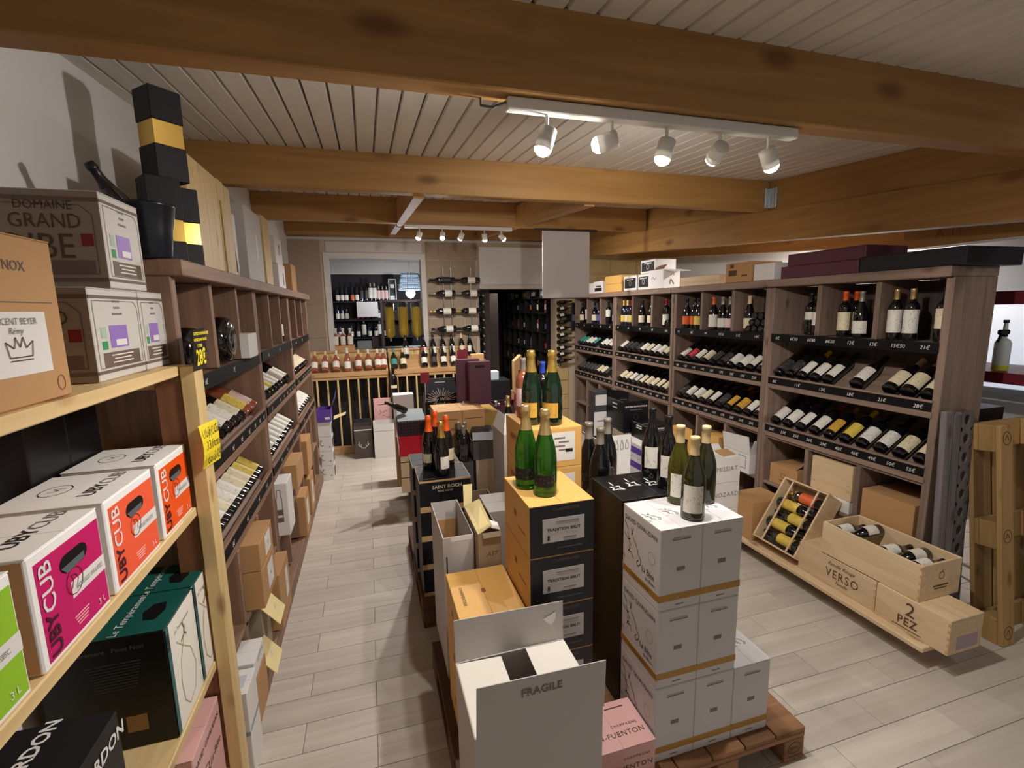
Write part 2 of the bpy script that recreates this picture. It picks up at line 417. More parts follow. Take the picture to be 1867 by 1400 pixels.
# walls
wl = MB().box(-1.05, -0.95, -1.2, 7.3, 0, 3.2); wall_left = struct('wall_left', wl, WHITE)
YB = 7.0
wb = MB()
wb.box(-1.05, -0.52, YB, YB+.2, 0, 3.3); wb.box(-0.52, 0.80, YB, YB+.2, 0, 1.29); wb.box(-0.52, 0.80, YB, YB+.2, 2.60, 3.3)
wb.box(0.80, 1.585, YB, YB+.2, 0, 3.3); wb.box(1.585, 2.80, YB, YB+.2, 2.16, 3.3); wb.box(2.80, 5.0, YB, YB+.2, 0, 3.3)
wall_back = struct('wall_back', wb, MORT)
def blocks(par, x0, x1, z0, z1, bwid, bh, mat, y=YB, t=.014, stag=True, gap=.012):
    k = 0; z = z0
    while z < z1-0.03:
        zz = min(z+bh, z1); x = x0-(bwid/2 if (stag and k % 2) else 0)
        while x < x1-0.02:
            a, b = max(x, x0), min(x+bwid, x1)
            if b-a > 0.04:
                d = t*random.uniform(.7, 1.15)
                part('block', MB().cbox(a+gap/2, b-gap/2, y-d, y+.002, z+gap/2, zz-gap/2, .006), mat, par)
            x += bwid
        z += bh; k += 1
blocks(wall_back, 0.83, 1.585, 1.2, 3.0, .36, .27, STONE)
blocks(wall_back, 2.82, 4.95, 1.9, 2.9, .46, .235, STONEY)
blocks(wall_back, 2.82, 3.02, 0.0, 1.9, .2, .235, STONEY, stag=False)
for i, z in enumerate((0.0, .5, 1.0, 1.5, 1.95, 2.4)):
    part('wall_board', MB().cbox(-.95, -.56, YB-.012, YB+.002, z+.004, min(z+.5, 2.8)-.004 if i < 3 else z+(.446), .003), PANELB, wall_back)
part('lintel_panel', MB().cbox(-.49, .78, YB-.012, YB+.002, 2.64, 2.78, .003), GWCARD, wall_back)
part('door_header_panel', MB().cbox(1.60, 3.02, YB-.02, YB+.002, 2.21, 2.75, .003), WHITE, wall_back)
part('door_header_trim', MB().cbox(1.59, 2.82, YB-.03, YB+.22, 2.145, 2.21, .003), OFFW, wall_back)
part('wall_post', MB().cbox(4.55, 4.72, YB-.06, YB+.002, 1.9, 3.0, .004), W_SHR, wall_back)
tr = MB(); tr.box(-.525, -.46, YB-.02, YB+.21, 1.296, 2.635); tr.box(.76, .825, YB-.02, YB+.21, 1.296, 2.635); tr.box(-.46, .76, YB-.02, YB+.21, 2.56, 2.635)
struct('trim_1', tr, OFFW)
struct('trim_2', MB().box(-.95, 3.05, YB-.03, YB-.002, 2.80, 2.83), GWCARD)
wr = MB().box(4.9, 5.0, 2.9, 7.1, 0, 3.3); wall_right = struct('wall_right', wr, WHITE)
# back room and corridor shells
br = MB(); br.box(-1.4, 1.60, 9.5, 9.6, 0, 2.53, 1); br.box(-1.4, 1.60, 9.45, 9.6, 2.53, 2.95, 0)
br.box(-1.5, -1.4, YB+.2, 9.6, 0, 2.95, 0); br.box(1.60, 1.72, YB+.2, 9.6, 0, 2.95, 1); br.box(-1.5, 1.72, YB+.2, 9.6, 2.74, 2.85, 0)
struct('wall_back_room', br, [OFFW, plain('charcoal_paint', (44, 40, 44), 0.8)])
co = MB(); co.box(1.72, 1.80, YB+.2, 11, 0, 2.6); co.box(1.72, 3.5, 11, 11.1, 0, 2.6); co.box(3.4, 3.5, YB+.2, 11, 0, 2.6); co.box(1.72, 3.5, YB+.2, 11.1, 2.5, 2.6)
struct('wall_corridor', co, DARKW)
struct('door_1', MB().cbox(1.80, 2.20, 8.2, 8.24, 0, 2.12, .004), plain('dark_taupe_door', (84, 72, 66), .7))

# beams
def beamx(y, t, zb, x0, x1, name='beam'):
    z1 = ceil_z(y)+.012; z2 = ceil_z(y+t)+.012
    mb = MB(); c = .004
    mb.cbox(x0, x1, y, y+t, zb, min(z1, z2), c)
    return mb
BEAMS = [(1.376, .085, 2.452), (3.217, .085, 2.585), (4.98, .085, 2.700)]
n = 0
names = ['near pine ceiling beam crossing the photo above the white lamp track', 'second pine ceiling beam, ending at a zinc hanger on the right', 'third pine ceiling beam, behind which the far lamps hang']
for (y, t, zb), lb in zip(BEAMS, names):
    x1 = 3.11 if n else 4.6
    o = struct('ceiling_beam', beamx(y, t, zb, -.95, x1), W_BX, label=lb); n += 1
struct('ceiling_beam', beamx(6.86, .12, 2.845, -.95, 3.11), W_BX, label='pine wall plate beam along the top of the back wall')
# sloping lengthwise beams
def beamy(x0, x1, y0, y1, z0, sl, h):
    mb = MB(); vs = []
    for y in (y0, y1):
        for x, z in ((x0, 0), (x1, 0), (x1, h), (x0, h)): vs.append((x, y, z0+sl*y+z))
    return mb.add(vs, [(0, 1, 2, 3), (7, 6, 5, 4), (0, 4, 5, 1), (1, 5, 6, 2), (2, 6, 7, 3), (3, 7, 4, 0)])
struct('ceiling_beam', beamy(3.11, 3.23, -1.2, 6.98, 2.121, .0706, .236), W_BY, label='lower lengthwise pine beam above the right shelves')
struct('ceiling_beam', beamy(3.125, 3.23, 1.47, 6.98, 2.36, .0706, .222), W_BY, label='upper lengthwise pine beam holding the beam hangers')
struct('ceiling_beam', beamy(.33, .40, 3.302, 4.98, 2.33, .0735, .21), W_BY, label='short pine joist between the beams, left of the far lamps')
struct('ceiling_beam', beamy(.33, .40, 5.065, 6.86, 2.33, .0735, .21), W_BY, label='short pine joist behind the third beam on the left')
struct('ceiling_beam', beamy(1.55, 1.63, 3.302, 4.98, 2.33, .0735, .21), W_BY, label='short pine joist lit bright yellow right of the far lamps')
struct('ceiling_beam', beamy(1.55, 1.63, 5.065, 6.86, 2.33, .0735, .21), W_BY, label='short pine joist behind the third beam on the right')
bA = struct('ceiling_beam', beamy(4.0, 4.12, 2.62, 6.9, 2.066, .076, .20), W_BY, label='side pine beam behind the right shelves')
bB = struct('ceiling_beam', beamy(3.62, 3.78, .8, 2.52, 2.21, 0, .19), W_BY, label='pine beam with letter and digits behind the black box')
text(bB, 'A 11', (3.62, 2.24, 2.287), 'west', .075, plain('orange_brown_ink', (150, 84, 40), .6), spacing=1.1, sx=1.0)
hz = MB(); hz.cbox(3.06, 3.108, 3.20, 3.215, 2.60, 2.75, .002); hz.cbox(3.104, 3.124, 3.14, 3.215, 2.60, 2.75, .002)
for i in range(6): hz.cyl((3.085, 3.2, 2.615+i*.023), (3.085, 3.193, 2.615+i*.023), .006, n=8)
solo('beam_hanger', hz, ZINC, 'zinc beam hanger where the second beam meets the right beam', 'bracket')

# ------------------------------------------------------------------ track lights
def spot(root, loc, target, energy, size, blend=.5, radius=.03, color=(1, .955, .905)):
    d = bpy.data.lights.new('spot', 'SPOT'); d.energy = energy; d.spot_size = R(size); d.spot_blend = blend; d.shadow_soft_size = radius; d.color = color
    o = bpy.data.objects.new('spot_light', d); COL.objects.link(o)
    v = Vector(target)-Vector(loc); o.rotation_mode = 'QUATERNION'; o.rotation_quaternion = v.to_track_quat('-Z', 'Y'); o.location = loc
    if root: o.parent = root
    return o
def track(x0, x1, y, ztop, heads, label, hlabels, cat='lamp'):
    t = thing('track_light', label, cat, ((x0+x1)/2, y, ztop)); L = (x1-x0)/2
    part('rail', MB().cbox(-L, L, -.018, .018, -.034, 0, .003), WMET, t)
    cbm = MB().tube([(-L, 0, -.012), (-L-.04, .0, -.03), (-L-.07, .02, -.02), (-L-.07, .03, .03)], .004, 6)
    part('cable', cbm, GREYP, t)
    for (hx, tgt, on, e, sz), hl in zip(heads, hlabels):
        base = Vector((hx-(x0+x1)/2, 0, -.034)); piv = base+Vector((0, 0, -.055)); d = (Vector(tgt)-(Vector((hx, y, ztop-.1)))).normalized()
        hd = MB().cyl(base, piv, .0055, n=8)
        T = Matrix.Translation(piv-d*.018) @ d.to_track_quat('Z', 'Y').to_matrix().to_4x4()
        hd.lathe([(0, 0), (.024, 0), (.027, .004), (.027, .062), (.024, .062), (.023, .052)], 18, 0, T)
        h = part('lamp_head', hd, WMET, t, hl)
        fc = MB(); fc.lathe([(.0235, 0), (.0265, .008), (.022, .020), (.012, .028), (0, .030)] if on else [(.0235, 0), (.018, .006), (0, .009)], 18, 0, Matrix.Translation(piv-d*.018+d*.052) @ d.to_track_quat('Z', 'Y').to_matrix().to_4x4())
        part('bulb', fc, LIT if on else WHTF, h)
        if on: spot(t, piv+d*.075, piv+d, e, sz, .95)
    return t
track(.42, 1.47, 1.424, 2.450, [
  (.545, (-.15, 1.6, 0), True, 36, 150), (.76, (-.8, 2.2, 1.9), True, 22, 150), (.955, (.30, 1.55, 0), True, 42, 155),
  (1.16, (2.0, 5.5, .9), True, 80, 120), (1.36, (2.6, 1.7, .4), True, 66, 130)],
  'white lamp track with five heads fixed under the near beam', ['head shining brightest', 'head turned to the left', 'lit head facing out', 'head turned to the back', 'lit head tilted right'])
track(.40, 1.52, 5.03, 2.698, [
  (.55, (-.35, 5.0, 0), True, 72, 145), (.78, (.5, 4.0, .7), True, 100, 140), (.98, (.4, 6.6, 1.0), True, 66, 120), (1.22, (1.5, 5.6, .8), True, 75, 130), (1.40, (2.9, 5.2, 1.0), True, 110, 130)],
  'white lamp track under the third beam near the back wall', ['lit head', 'brightest head', 'head turned away', 'lit head', 'head tilted right'])

# ------------------------------------------------------------------ display shelves
def shelf_unit(side, xf, y0, label, div=(.385, .79), prices=None, L=1.2, wz=None, wy=None, wb_=None):
    s = 1 if side == 'R' else -1
    D = .335
    t = thing('wine_shelf', label, 'shelf', (xf, y0, 0), 0, None)
    def B(d0, d1, u0, u1, z0, z1, c=.003): return MB().cbox(s*d0, s*d1, u0, u1, z0, z1, c)
    for u in (0, L-.04): part('side_panel', B(0, D, u, u+.04, .0, 1.975), wz, t)
    for k in range(6):
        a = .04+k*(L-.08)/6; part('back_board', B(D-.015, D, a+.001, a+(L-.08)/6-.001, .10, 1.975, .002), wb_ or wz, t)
    part('cornice', B(-.04, D, -.002, L+.002, 1.976, 2.03, .004), wy, t)
    part('top_shelf', B(.002, D-.016, .041, L-.041, 1.60, 1.622), wy, t)
    st = part('price_strip', B(-.006, .002, .035, L-.035, 1.566, 1.626, .001), RAIL, t)
    for u in div: part('divider', B(.004, D-.016, u-.016, u+.016, 1.626, 1.975), wz, t)
    rails = [st]
    tt = R(33)
    for zr in (1.30, .925):
        a = (.022, zr-.035); b = (.022+.355*math.cos(tt), zr-.035+.355*math.sin(tt)); th = .012
        poly = [(s*a[0], a[1]), (s*b[0], b[1]), (s*(b[0]), b[1]-th), (s*a[0], a[1]-th)]
        part('display_board', MB().prism(poly, .041, L-.041, 'xz'), wy, t)
        rl = part('price_rail', B(-.008, .004, .035, L-.035, zr-.055, zr-.004, .001), RAIL, t); rails.append(rl)
        part('rail_lip', B(-.010, .012, .03, L-.03, zr-.004, zr+.008, .002), wy, t)
        part('rail_board', B(-.006, .020, .03, L-.03, zr-.092, zr-.056, .002), wy, t)
    part('cubby_shelf', B(.004, D-.016, .041, L-.041, .44, .462), wy, t)
    part('cubby_top', B(.01, D-.016, .041, L-.041, .812, .832), wy, t)
    for u in (.41, .79): part('cubby_divider', B(.004, D-.016, u-.016, u+.016, .12, .812), wz, t)
    part('base', B(-.03 if side == 'L' else -.0, D, 0, L, 0, .10), wy, t)
    face = 'west' if side == 'R' else 'east'
    if prices:
        for ri, lst in enumerate(prices):
            zc = (1.598, 1.268, .894)[ri]
            for (u, tx) in lst:
                text(rails[ri], tx, (s*-.009, u, zc-.002), face, .030, CHALK, shear=.2, name='price')
    return t
XR, XL = 2.95, -.61
RY = [1.775, 2.98, 4.19, 5.40]
def pr(n, vals, L=1.2, flip=True):
    out = []
    for i, v in enumerate(vals):
        u = .10+(L-.2)*i/(len(vals)-1)
        out.append(((L-u) if flip else u, v))
    return out
P4 = [pr(8, ['6€', '6€50', '6€80', '8€50', '12€', '12€', '15€50', '21€']), pr(6, ['8€', '11€', '13€', '18€', '21€', '28€']), pr(10, ['30€', '33€', '35€', '36€', '39€', '40€', '46€', '49€', '50€', '55€'])]
P3 = [pr(6, ['7€', '8€', '9€', '9€50', '11€', '14€']), pr(9, ['10€', '12€', '11€', '11€', '13€', '17€', '18€', '19€', '22€']), pr(10, ['7€', '8€', '9€', '11€', '12€', '13€', '17€', '20€', '26€', '29€'])]
P2 = [pr(5, ['7€', '8€', '9€', '8€', '12€']), pr(8, ['9€', '12€', '11€', '10€', '11€', '12€', '14€', '15€']), pr(9, ['7€', '8€', '9€', '9€', '11€', '12€', '14€', '18€', '20€'])]
P1 = [pr(5, ['6€', '7€', '7€', '8€', '9€']), pr(9, ['6€', '7€', '7€', '8€', '8€', '9€', '9€', '9€', '10€']), pr(9, ['6€', '7€', '7€', '8€', '8€', '9€', '9€', '11€', '12€'])]
RN = ['nearest', 'second', 'third', 'farthest']
for i, (y, P) in enumerate(zip(RY, (P4, P3, P2, P1))):
    dv = (.395, .79)
    shelf_unit('R', XR, y, f'{RN[i]} grey-brown wooden wine shelf of the four along the right side', dv, P, wz=W_SHR, wy=W_SHRY, wb_=wood('shade_darkened_back_wood', (92, 78, 70), (58, 48, 44), 'z', 1.0, .7, False, .8))  # back boards coloured darker to stand in for the shade inside the shelves
LY = [1.845, 3.046, 4.247]
LN = ['nearest', 'middle', 'farthest']
Q = [[(.2, '6€'), (.6, '7€')], [(u, v) for u, v in zip((.15, .45, .6, .75, .88, 1.0, 1.1), ('5€', '9€', '9€', '8€', '7€', '8€', '9€'))], [(u, v) for u, v in zip((.3, .55, .8, 1.0), ('8€', '9€', '9€', '11€'))]]
for i, y in enumerate(LY):
    shelf_unit('L', XL, y, f'{LN[i]} brown stained wine shelf of the three along the left wall', (.43, .83), Q, wz=W_SHL, wy=W_SHLY)

# bottles lying with the neck up on the sloping boards
def slope_row(side, xf, y0, zr, items, where, group, tilt=33, scale=1.0):
    s = 1 if side == 'R' else -1; n = len(items)
    for k, it in enumerate(items):
        if it is None: continue
        kind, gl, lab, cap, desc, u = it
        t = R(tilt); r = (PROF[kind]['lab'][2]+.0008)*1.06
        sl = .036
        d0 = .022+sl*math.cos(t)-r*math.sin(t); z0 = zr-.035+sl*math.sin(t)+r*math.cos(t)
        idx = ORD[k+1]
        lb = f'{desc}, {idx} from the left on {where}'
        bottle(kind, (xf+s*d0, y0+u, z0), lb, group, (s*math.cos(t), random.uniform(-.02, .02), math.sin(t)), (random.uniform(-.25, .25)*0-s*.35*math.sin(t), random.uniform(-.25, .25), 1), gl, lab, cap, 1.06, 74, (.032, .140))
BO, BU, CH = 'bordeaux', 'burgundy', 'champagne'
def row(codes, L=1.2, flip=True, a=.085, b=None, nslots=None):
    # codes: letters -> label kinds ; '.' = empty slot
    tab = {'w': (BO, G_DARK, L_WHT, BLKF, 'white-label red'), 'W': (BU, G_DARK, L_WHT, BLKF, 'broad white-label red'), 'c': (BO, G_DARK, L_CRM, BLKF, 'cream-label red'), 'C': (BU, G_DARK, L_CRM, CREAMF, 'broad cream-label'),
           'y': (BO, G_DARK, L_YEL, YELF, 'yellow-label red'), 'g': (BO, G_DARK, L_GLD, GOLDF, 'gold-label red'), 'r': (BO, G_DARK, L_RED, BLKF, 'red-label'), 'd': (BO, G_DARK, L_DRK, BLKF, 'dark-label'), 'D': (BU, G_DARK, L_BLK, BLKF, 'black-label'),
           'o': (BO, G_DARK, L_ORG, ORGF, 'orange-label'), 't': (BO, G_DARK, L_GRN, BLKF, 'turquoise-label'), 'x': (BO, G_DARK, L_WHT, YELF, 'white-label yellow-capped'), 'k': (BO, G_DARK, L_WHT, REDF, 'white-label red-capped'),
           'P': (BU, G_ROSE, L_PNK, CREAMF, 'pink-label rosé'), 'Y': (BU, G_ROSE, L_YEL, CREAMF, 'yellow-label rosé')}
    n = len(codes); b = b if b is not None else L-.085; out = []
    for i, ch in enumerate(codes):
        u = a+(b-a)*i/max(1, n-1)
        if flip: u = L-u
        if ch == '.': continue
        k = tab[ch]; out.append((k[0], k[1], k[2], k[3], k[4]+' bottle', u))
    return out
rows_r = [('ddxww.W.CCc', 'wwwkgywwcc'), ('wrwcddwwwc', 'dwwcwdggwW'), ('wdddwcwwcw', 'ccwwcccccc'), ('ttwwt.wwww', 'dddddccd.w')]
rn2 = ['nearest right shelf', 'second right shelf', 'third right shelf', 'farthest right shelf']
for i, (a, b) in enumerate(rows_r):
    slope_row('R', XR, RY[i], 1.30, row(a), f'upper rack of {rn2[i]}', 'bottles racked on the right shelves')
    slope_row('R', XR, RY[i], .925, row(b), f'lower rack of {rn2[i]}', 'bottles racked on the right shelves')
rows_l = [('wwwYP', 'cwwycy', .55, .60), ('CwcYwww', 'wwwwwwww', .5, .5), ('ccwww', 'wwwwwwww', .5, .5)]
ln2 = ['nearest left shelf', 'middle left shelf', 'farthest left shelf']
slope_row('L', XL, LY[0], 1.30, row('.w.wwcYP', flip=False, a=.20, b=1.06), f'upper rack of {ln2[0]}', 'bottles racked on the left shelves')
slope_row('L', XL, LY[0], .925, row('dwcwwcYyy'.replace('Y', 'c'), flip=False, a=.30, b=1.08), f'lower rack of {ln2[0]}', 'bottles racked on the left shelves')
slope_row('L', XL, LY[1], 1.30, row('wWwyww.ww', flip=False, a=.12, b=1.08), f'upper rack of {ln2[1]}', 'bottles racked on the left shelves')
slope_row('L', XL, LY[1], .925, row('owwwwwwww', flip=False, a=.12, b=1.08), f'lower rack of {ln2[1]}', 'bottles racked on the left shelves')
slope_row('L', XL, LY[2], 1.30, row('cccccccc', flip=False, a=.12, b=1.08), f'upper rack of {ln2[2]}', 'bottles racked on the left shelves')
slope_row('L', XL, LY[2], .925, row('wwwwwwwww', flip=False, a=.12, b=1.08), f'lower rack of {ln2[2]}', 'bottles racked on the left shelves')

# standing bottles in the top compartments
def stand(side, xf, y0, items, where, group='bottles standing in the top compartments'):
    s = 1 if side == 'R' else -1
    for k, (kind, gl, lab, cap, desc, u, d, lz) in enumerate(items):
        bottle(kind, (xf+s*d, y0+u, 1.6235), f'{desc} standing {where}', group, (0, 0, 1), (-s, -.45, 0), gl, lab, cap, 1.0, 70, lz)
LOW = (.045, .125); HI = (.10, .19); TALL = (.06, .20)
U = lambda v: 1.2-v   # v counted from the far end (left in the photo)
stand('R', XR, RY[0], [
 (BO, G_DARK, L_WHT, BLKF, 'dark bottle with a short high white label', U(.245), .13, (.11, .165)), (BO, G_DARK, L_WHT, GREYF, 'dark bottle with a tall white label', U(.335), .10, (.075, .165)),
 (BO, G_DARK, L_CRM, ORGF, 'orange-capped cream-label bottle', U(.535), .09, (.045, .165)), (BO, G_DARK, L_CRM, ORGF, 'half hidden orange-capped bottle behind', U(.525), .20, (.045, .165)),
 (BU, G_DARK, L_WHT, GREYF, 'big-bodied low white-label bottle', U(.655), .08, (.03, .11)), (BU, G_DARK, L_WHT, GREYF, 'big-bodied low white-label bottle partly hidden', U(.745), .14, (.03, .11)),
 (BO, G_DARK, L_WHT, GOLDP, 'left of two tall white-label bottles', U(.865), .08, (.045, .18)), (BO, G_DARK, L_WHT, GOLDP, 'right of two tall white-label bottles', U(.955), .08, (.045, .18)),
 (BO, G_DARK, L_CRM, BLKF, 'single cream-label bottle by the end panel', U(1.115), .09, (.075, .185))], 'on top of nearest right shelf')
stand('R', XR, RY[1], [
 (BU, G_DARK, L_ORG, BLKF, 'left orange-label bottle', U(.10), .08, LOW), (BU, G_DARK, L_ORG, BLKF, 'right orange-label bottle', U(.19), .10, LOW), (BU, G_DARK, L_YEL, BLKF, 'brown and yellow label bottle', U(.28), .08, LOW), (BU, G_DARK, L_GLD, BLKF, 'gold label bottle by the divider', U(.35), .15, LOW),
 (BU, G_DARK, L_WHT, ORGF, 'orange-tipped white-label bottle', U(.485), .08, (.03, .14)), (BU, G_DARK, L_WHT, GREYF, 'low white-label bottle, first of two', U(.59), .09, (.03, .11)), (BU, G_DARK, L_PNK, GREYF, 'low pale-label bottle', U(.67), .10, (.03, .11)), (BU, G_DARK, L_PNK, BLKF, 'low pale-label bottle by the divider', U(.745), .13, (.03, .11)),
 (BU, G_DARK, L_CRM, CREAMF, 'single pale-capped low label bottle', U(.915), .08, (.03, .115))], 'on top of second right shelf')
stand('R', XR, RY[2], [
 (BO, G_BLUE, L_YEL, YELF, 'yellow-capped bottle', U(.085), .08, LOW), (BO, G_BLUE, L_CRM, CREAMF, 'cream-capped bottle', U(.175), .08, LOW), (BO, G_BLUE, L_YEL, REDF, 'red-capped yellow-label bottle', U(.265), .08, LOW),
 (BU, G_DARK, L_CRM, BLKF, 'cream-label bottle left of centre', U(.50), .08, LOW), (BU, G_DARK, L_CRM, BLKF, 'cream-label bottle right of centre', U(.68), .08, LOW),
 (BO, G_DARK, L_WHT, REDF, 'red-capped white-label bottle', U(.965), .08, (.03, .14)), (BU, G_DARK, L_DRK, BLKF, 'dark bottle at the near end', U(1.09), .15, LOW)], 'on top of third right shelf')
stand('R', XR, RY[3], [
 (BU, G_DARK, L_CRM, BLKF, 'cream-label bottle at far end', U(.10), .08, LOW), (BO, G_DARK, L_WHT, REDF, 'red-capped tall white-label bottle', U(.28), .08, TALL), (BU, G_BLUE, L_CRM, BLKF, 'cream-label blue-black bottle', U(.50), .08, LOW), (BU, G_BLUE, L_BLU, BLKF, 'slate-label blue-black bottle', U(.64), .08, LOW),
 (BO, G_DARK, L_WHT, BLKF, 'high white-label bottle', U(.90), .08, HI), (BU, G_DARK, L_WHT, BLKF, 'low white-label bottle at near end', U(1.09), .08, LOW)], 'on top of farthest right shelf')
# pile of bottles lying in a compartment
k = 0
for lay, ns in enumerate((4, 3, 3)):
    for i in range(ns):
        k += 1
        bottle(BU, (XR+.035, RY[1]+.055+i*.064+.031*(lay % 2), 1.6235+.0295+lay*.0525), f'dark bottle end, {ORD[k]} counted from the bottom of the pile in second right shelf', 'bottles piled in the second right shelf', (1, 0, .02), (0, 0, 1), G_DARK, None, BLKF, .68)
bottle(BU, (XR+.03, RY[2]+.155, 1.6235+.0435), 'bottle lying on its side, base outward, on top of third right shelf', 'bottles standing in the top compartments', (1, 0, .02), (0, 0, 1), G_DARK, None, BLKF, 1.0)
stand('L', XL, LY[1], [
 (BU, G_DARK, L_WHT, WHTF, 'white-capped white-label bottle', .22, .09, (.03, .12)), (BU, G_BLUE, L_WHT, YELF, 'yellow-capped white-label bottle', .64, .09, (.05, .14)), (BU, G_DARK, L_WHT, GREYF, 'small-label bottle in third compartment', .93, .10, (.05, .11)), (BU, G_DARK, L_WHT, BLKF, 'tall-label bottle in third compartment', 1.06, .07, (.05, .14))], 'on top of middle left shelf')
stand('L', XL, LY[2], [
 (BU, G_BLUE, L_WHT, BLKF, 'white-label bottle in first compartment', .24, .09, (.03, .12)), (BU, G_BLUE, L_WHT, YELF, 'yellow-capped bottle in middle compartment', .64, .09, (.03, .12)), (BU, G_DARK, L_WHT, WHTF, 'white-label bottle in last compartment', 1.0, .09, (.04, .12))], 'on top of farthest left shelf')

# ------------------------------------------------------------------ generic cartons
def carton(name, label, cat, x0, x1, y0, y1, z0, z1, mat, group=None, c=.003, seam=None, flaps=None, rz=0):
    """closed carton: walls plus two lid flaps meeting on top"""
    t = thing(name, label, cat, ((x0+x1)/2, (y0+y1)/2, z0), rz, group); hx, hy, h = abs(x1-x0)/2, abs(y1-y0)/2, z1-z0
    part('body', MB().cbox(-hx, hx, -hy, hy, 0, h-.002, c), mat, t)
    fm = flaps or mat
    if seam == 'y':
        part('lid_flap', MB().cbox(-hx, -.001, -hy, hy, h-.003, h, .001), fm, t); part('lid_flap', MB().cbox(.001, hx, -hy, hy, h-.003, h, .001), fm, t)
    else:
        part('lid_flap', MB().cbox(-hx, hx, -hy, -.001, h-.003, h, .001), fm, t); part('lid_flap', MB().cbox(-hx, hx, .001, hy, h-.003, h, .001), fm, t)
    t['h'] = h; t['hx'] = hx; t['hy'] = hy
    return t
def open_carton(name, label, cat, x0, x1, y0, y1, z0, z1, mat, inner, group=None, floor_z=.05, t_=.004, rz=0):
    t = thing(name, label, cat, ((x0+x1)/2, (y0+y1)/2, z0), rz, group); hx, hy, h = abs(x1-x0)/2, abs(y1-y0)/2, z1-z0
    part('front_wall', MB().box(-hx, hx, -hy, -hy+t_, 0, h), mat, t); part('back_wall', MB().box(-hx, hx, hy-t_, hy, 0, h), mat, t)
    part('side_wall', MB().box(-hx, -hx+t_, -hy+t_, hy-t_, 0, h), mat, t); part('side_wall', MB().box(hx-t_, hx, -hy+t_, hy-t_, 0, h), mat, t)
    part('bottom', MB().box(-hx+t_, hx-t_, -hy+t_, hy-t_, 0, floor_z), inner, t)
    t['h'] = h; t['hx'] = hx; t['hy'] = hy
    return t
def flap(t, a, b, c, d, mat, name='flap', th=.003, label=None): return part(name, MB().slab(a, b, c, d, th), mat, t, label)

# ------------------------------------------------------------------ pine rack in the left foreground
pk = thing('pine_shelf', 'pale pine shelf rack in the left foreground holding bag boxes', 'shelf', (-.75, .6, 0))
def PK(x0, x1, y0, y1, z0, z1): return MB().cbox(x0+.75, x1+.75, y0-.6, y1-.6, z0, z1, .003)
part('front_post', PK(-.592, -.548, 1.765, 1.842, 0, 1.685), W_PINE, pk)
part('front_post', PK(-.592, -.548, -.62, -.54, 0, 1.685), W_PINE, pk)
part('side_board', PK(-.668, -.593, 1.772, 1.80, 0, 1.654), wood('reddish_pine', (150, 98, 60), (112, 68, 40), 'z', .9, .6, True, .8), pk)
part('back_post', PK(-.945, -.905, 1.765, 1.842, 0, 1.685), W_PINE, pk); part('back_post', PK(-.945, -.905, -.62, -.54, 0, 1.685), W_PINE, pk)
for z in (1.655, 1.178, .600, .16):
    part('shelf_board', PK(-.945, -.594, -.62, 1.84, z, z+.032), W_PINEY, pk)
    for y in (1.765,): part('shelf_bearer', PK(-.905, -.594, 1.80, 1.84, z-.045, z-.001), W_PINEX, pk)
# white cartons with a dark-ruled print
def wine_carton(label, y0, y1, z0, z1, words, x0=-.94, x1=-.64):
    t = carton('wine_carton', label, 'carton', x0, x1, y0, y1, z0, z1, plain('ivory_white_card', (204, 199, 192), .55), 'white wine cartons on the pine shelf', seam='x')
    hx, hy, h = t['hx'], t['hy'], t['h']
    part('front_print', MB().box(-hx+.001, hx-.001, -hy-.0010, -hy, .001, h-.004), TAUPEL, t)
    for z in (.022, h-.022):
        rect(t, (0, -hy-.0012, z), 'front', hx*2-.002, .010, TAUPE, 'rule'); rect(t, (hx, 0, z), 'east', hy*2-.002, .008, TAUPE, 'rule')
    Rx, Uz = Vector((1, 0, 0)), Vector((0, 0, 1))
    fr = lambda hw, hh, k: [(-hw, -hh), (hw, -hh), (hw, hh-k), (hw-k, hh), (-hw, hh), (-hw, -hh)]
    strokes(t, (0, -hy-.0014, h/2), 'front', [fr(hx-.018, h/2-.036, .025)], .0022, TAUPE, 'frame_print')
    strokes(t, (hx, 0, h/2), 'east', [fr(hy-.014, h/2-.032, .018)], .0018, TAUPE, 'frame_print')
    for s, z, sz in words: text(t, s, (hx-.118 if len(s) > 4 else hx-.062, -hy-.0012, h*z), 'front', sz, INKB, 'CENTER' if len(s) > 4 else 'RIGHT', sx=.86)
    rect(t, (hx-.035, -hy-.0014, h*.50), 'front', .026, .030, plain('oxblood_print', (130, 24, 36), .5), 'emblem')
    rect(t, (0, -hy-.0014, h*.22), 'front', hx*2-.05, .034, TAUPE, 'band_print')
    rect(t, (.0+hx, -.005, h*.47), 'east', hy*.72, h*.25, LILAC, 'price_label'); rect(t, (hx+.001, .002, h*.40), 'east', hy*.45, h*.07, WCARD, 'barcode_print')
    rect(t, (hx, -hy*.62, h*.38), 'east', hy*.2, h*.09, GRNP, 'organic_mark'); rect(t, (hx, -hy*.62, h*.52), 'east', hy*.2, h*.12, plain('pale_green_print', (170, 190, 170), .6), 'quality_mark')
    rect(t, (hx, .002, h*.22), 'east', hy*1.5, h*.16, TAUPE, 'band_print')
    for i, ww in enumerate((.3, .25, .4)): rect(t, (hx, .0, h*(.86-.07*i)), 'east', hy*ww, h*.022, INKG, 'small_print')
    for i, ww in enumerate((.9, .7, .85)): rect(t, (hx+.001, .0, h*(.265-.04*i)), 'east', hy*ww, h*.012, CREAM, 'small_print')
    return t
wine_carton('top white wine carton with lilac price label, stacked above two others', 1.523, 1.74, 1.922, 2.165, [('DOMAINE', .84, .031), ('GRAND', .68, .050), ('RIBE', .42, .088)])
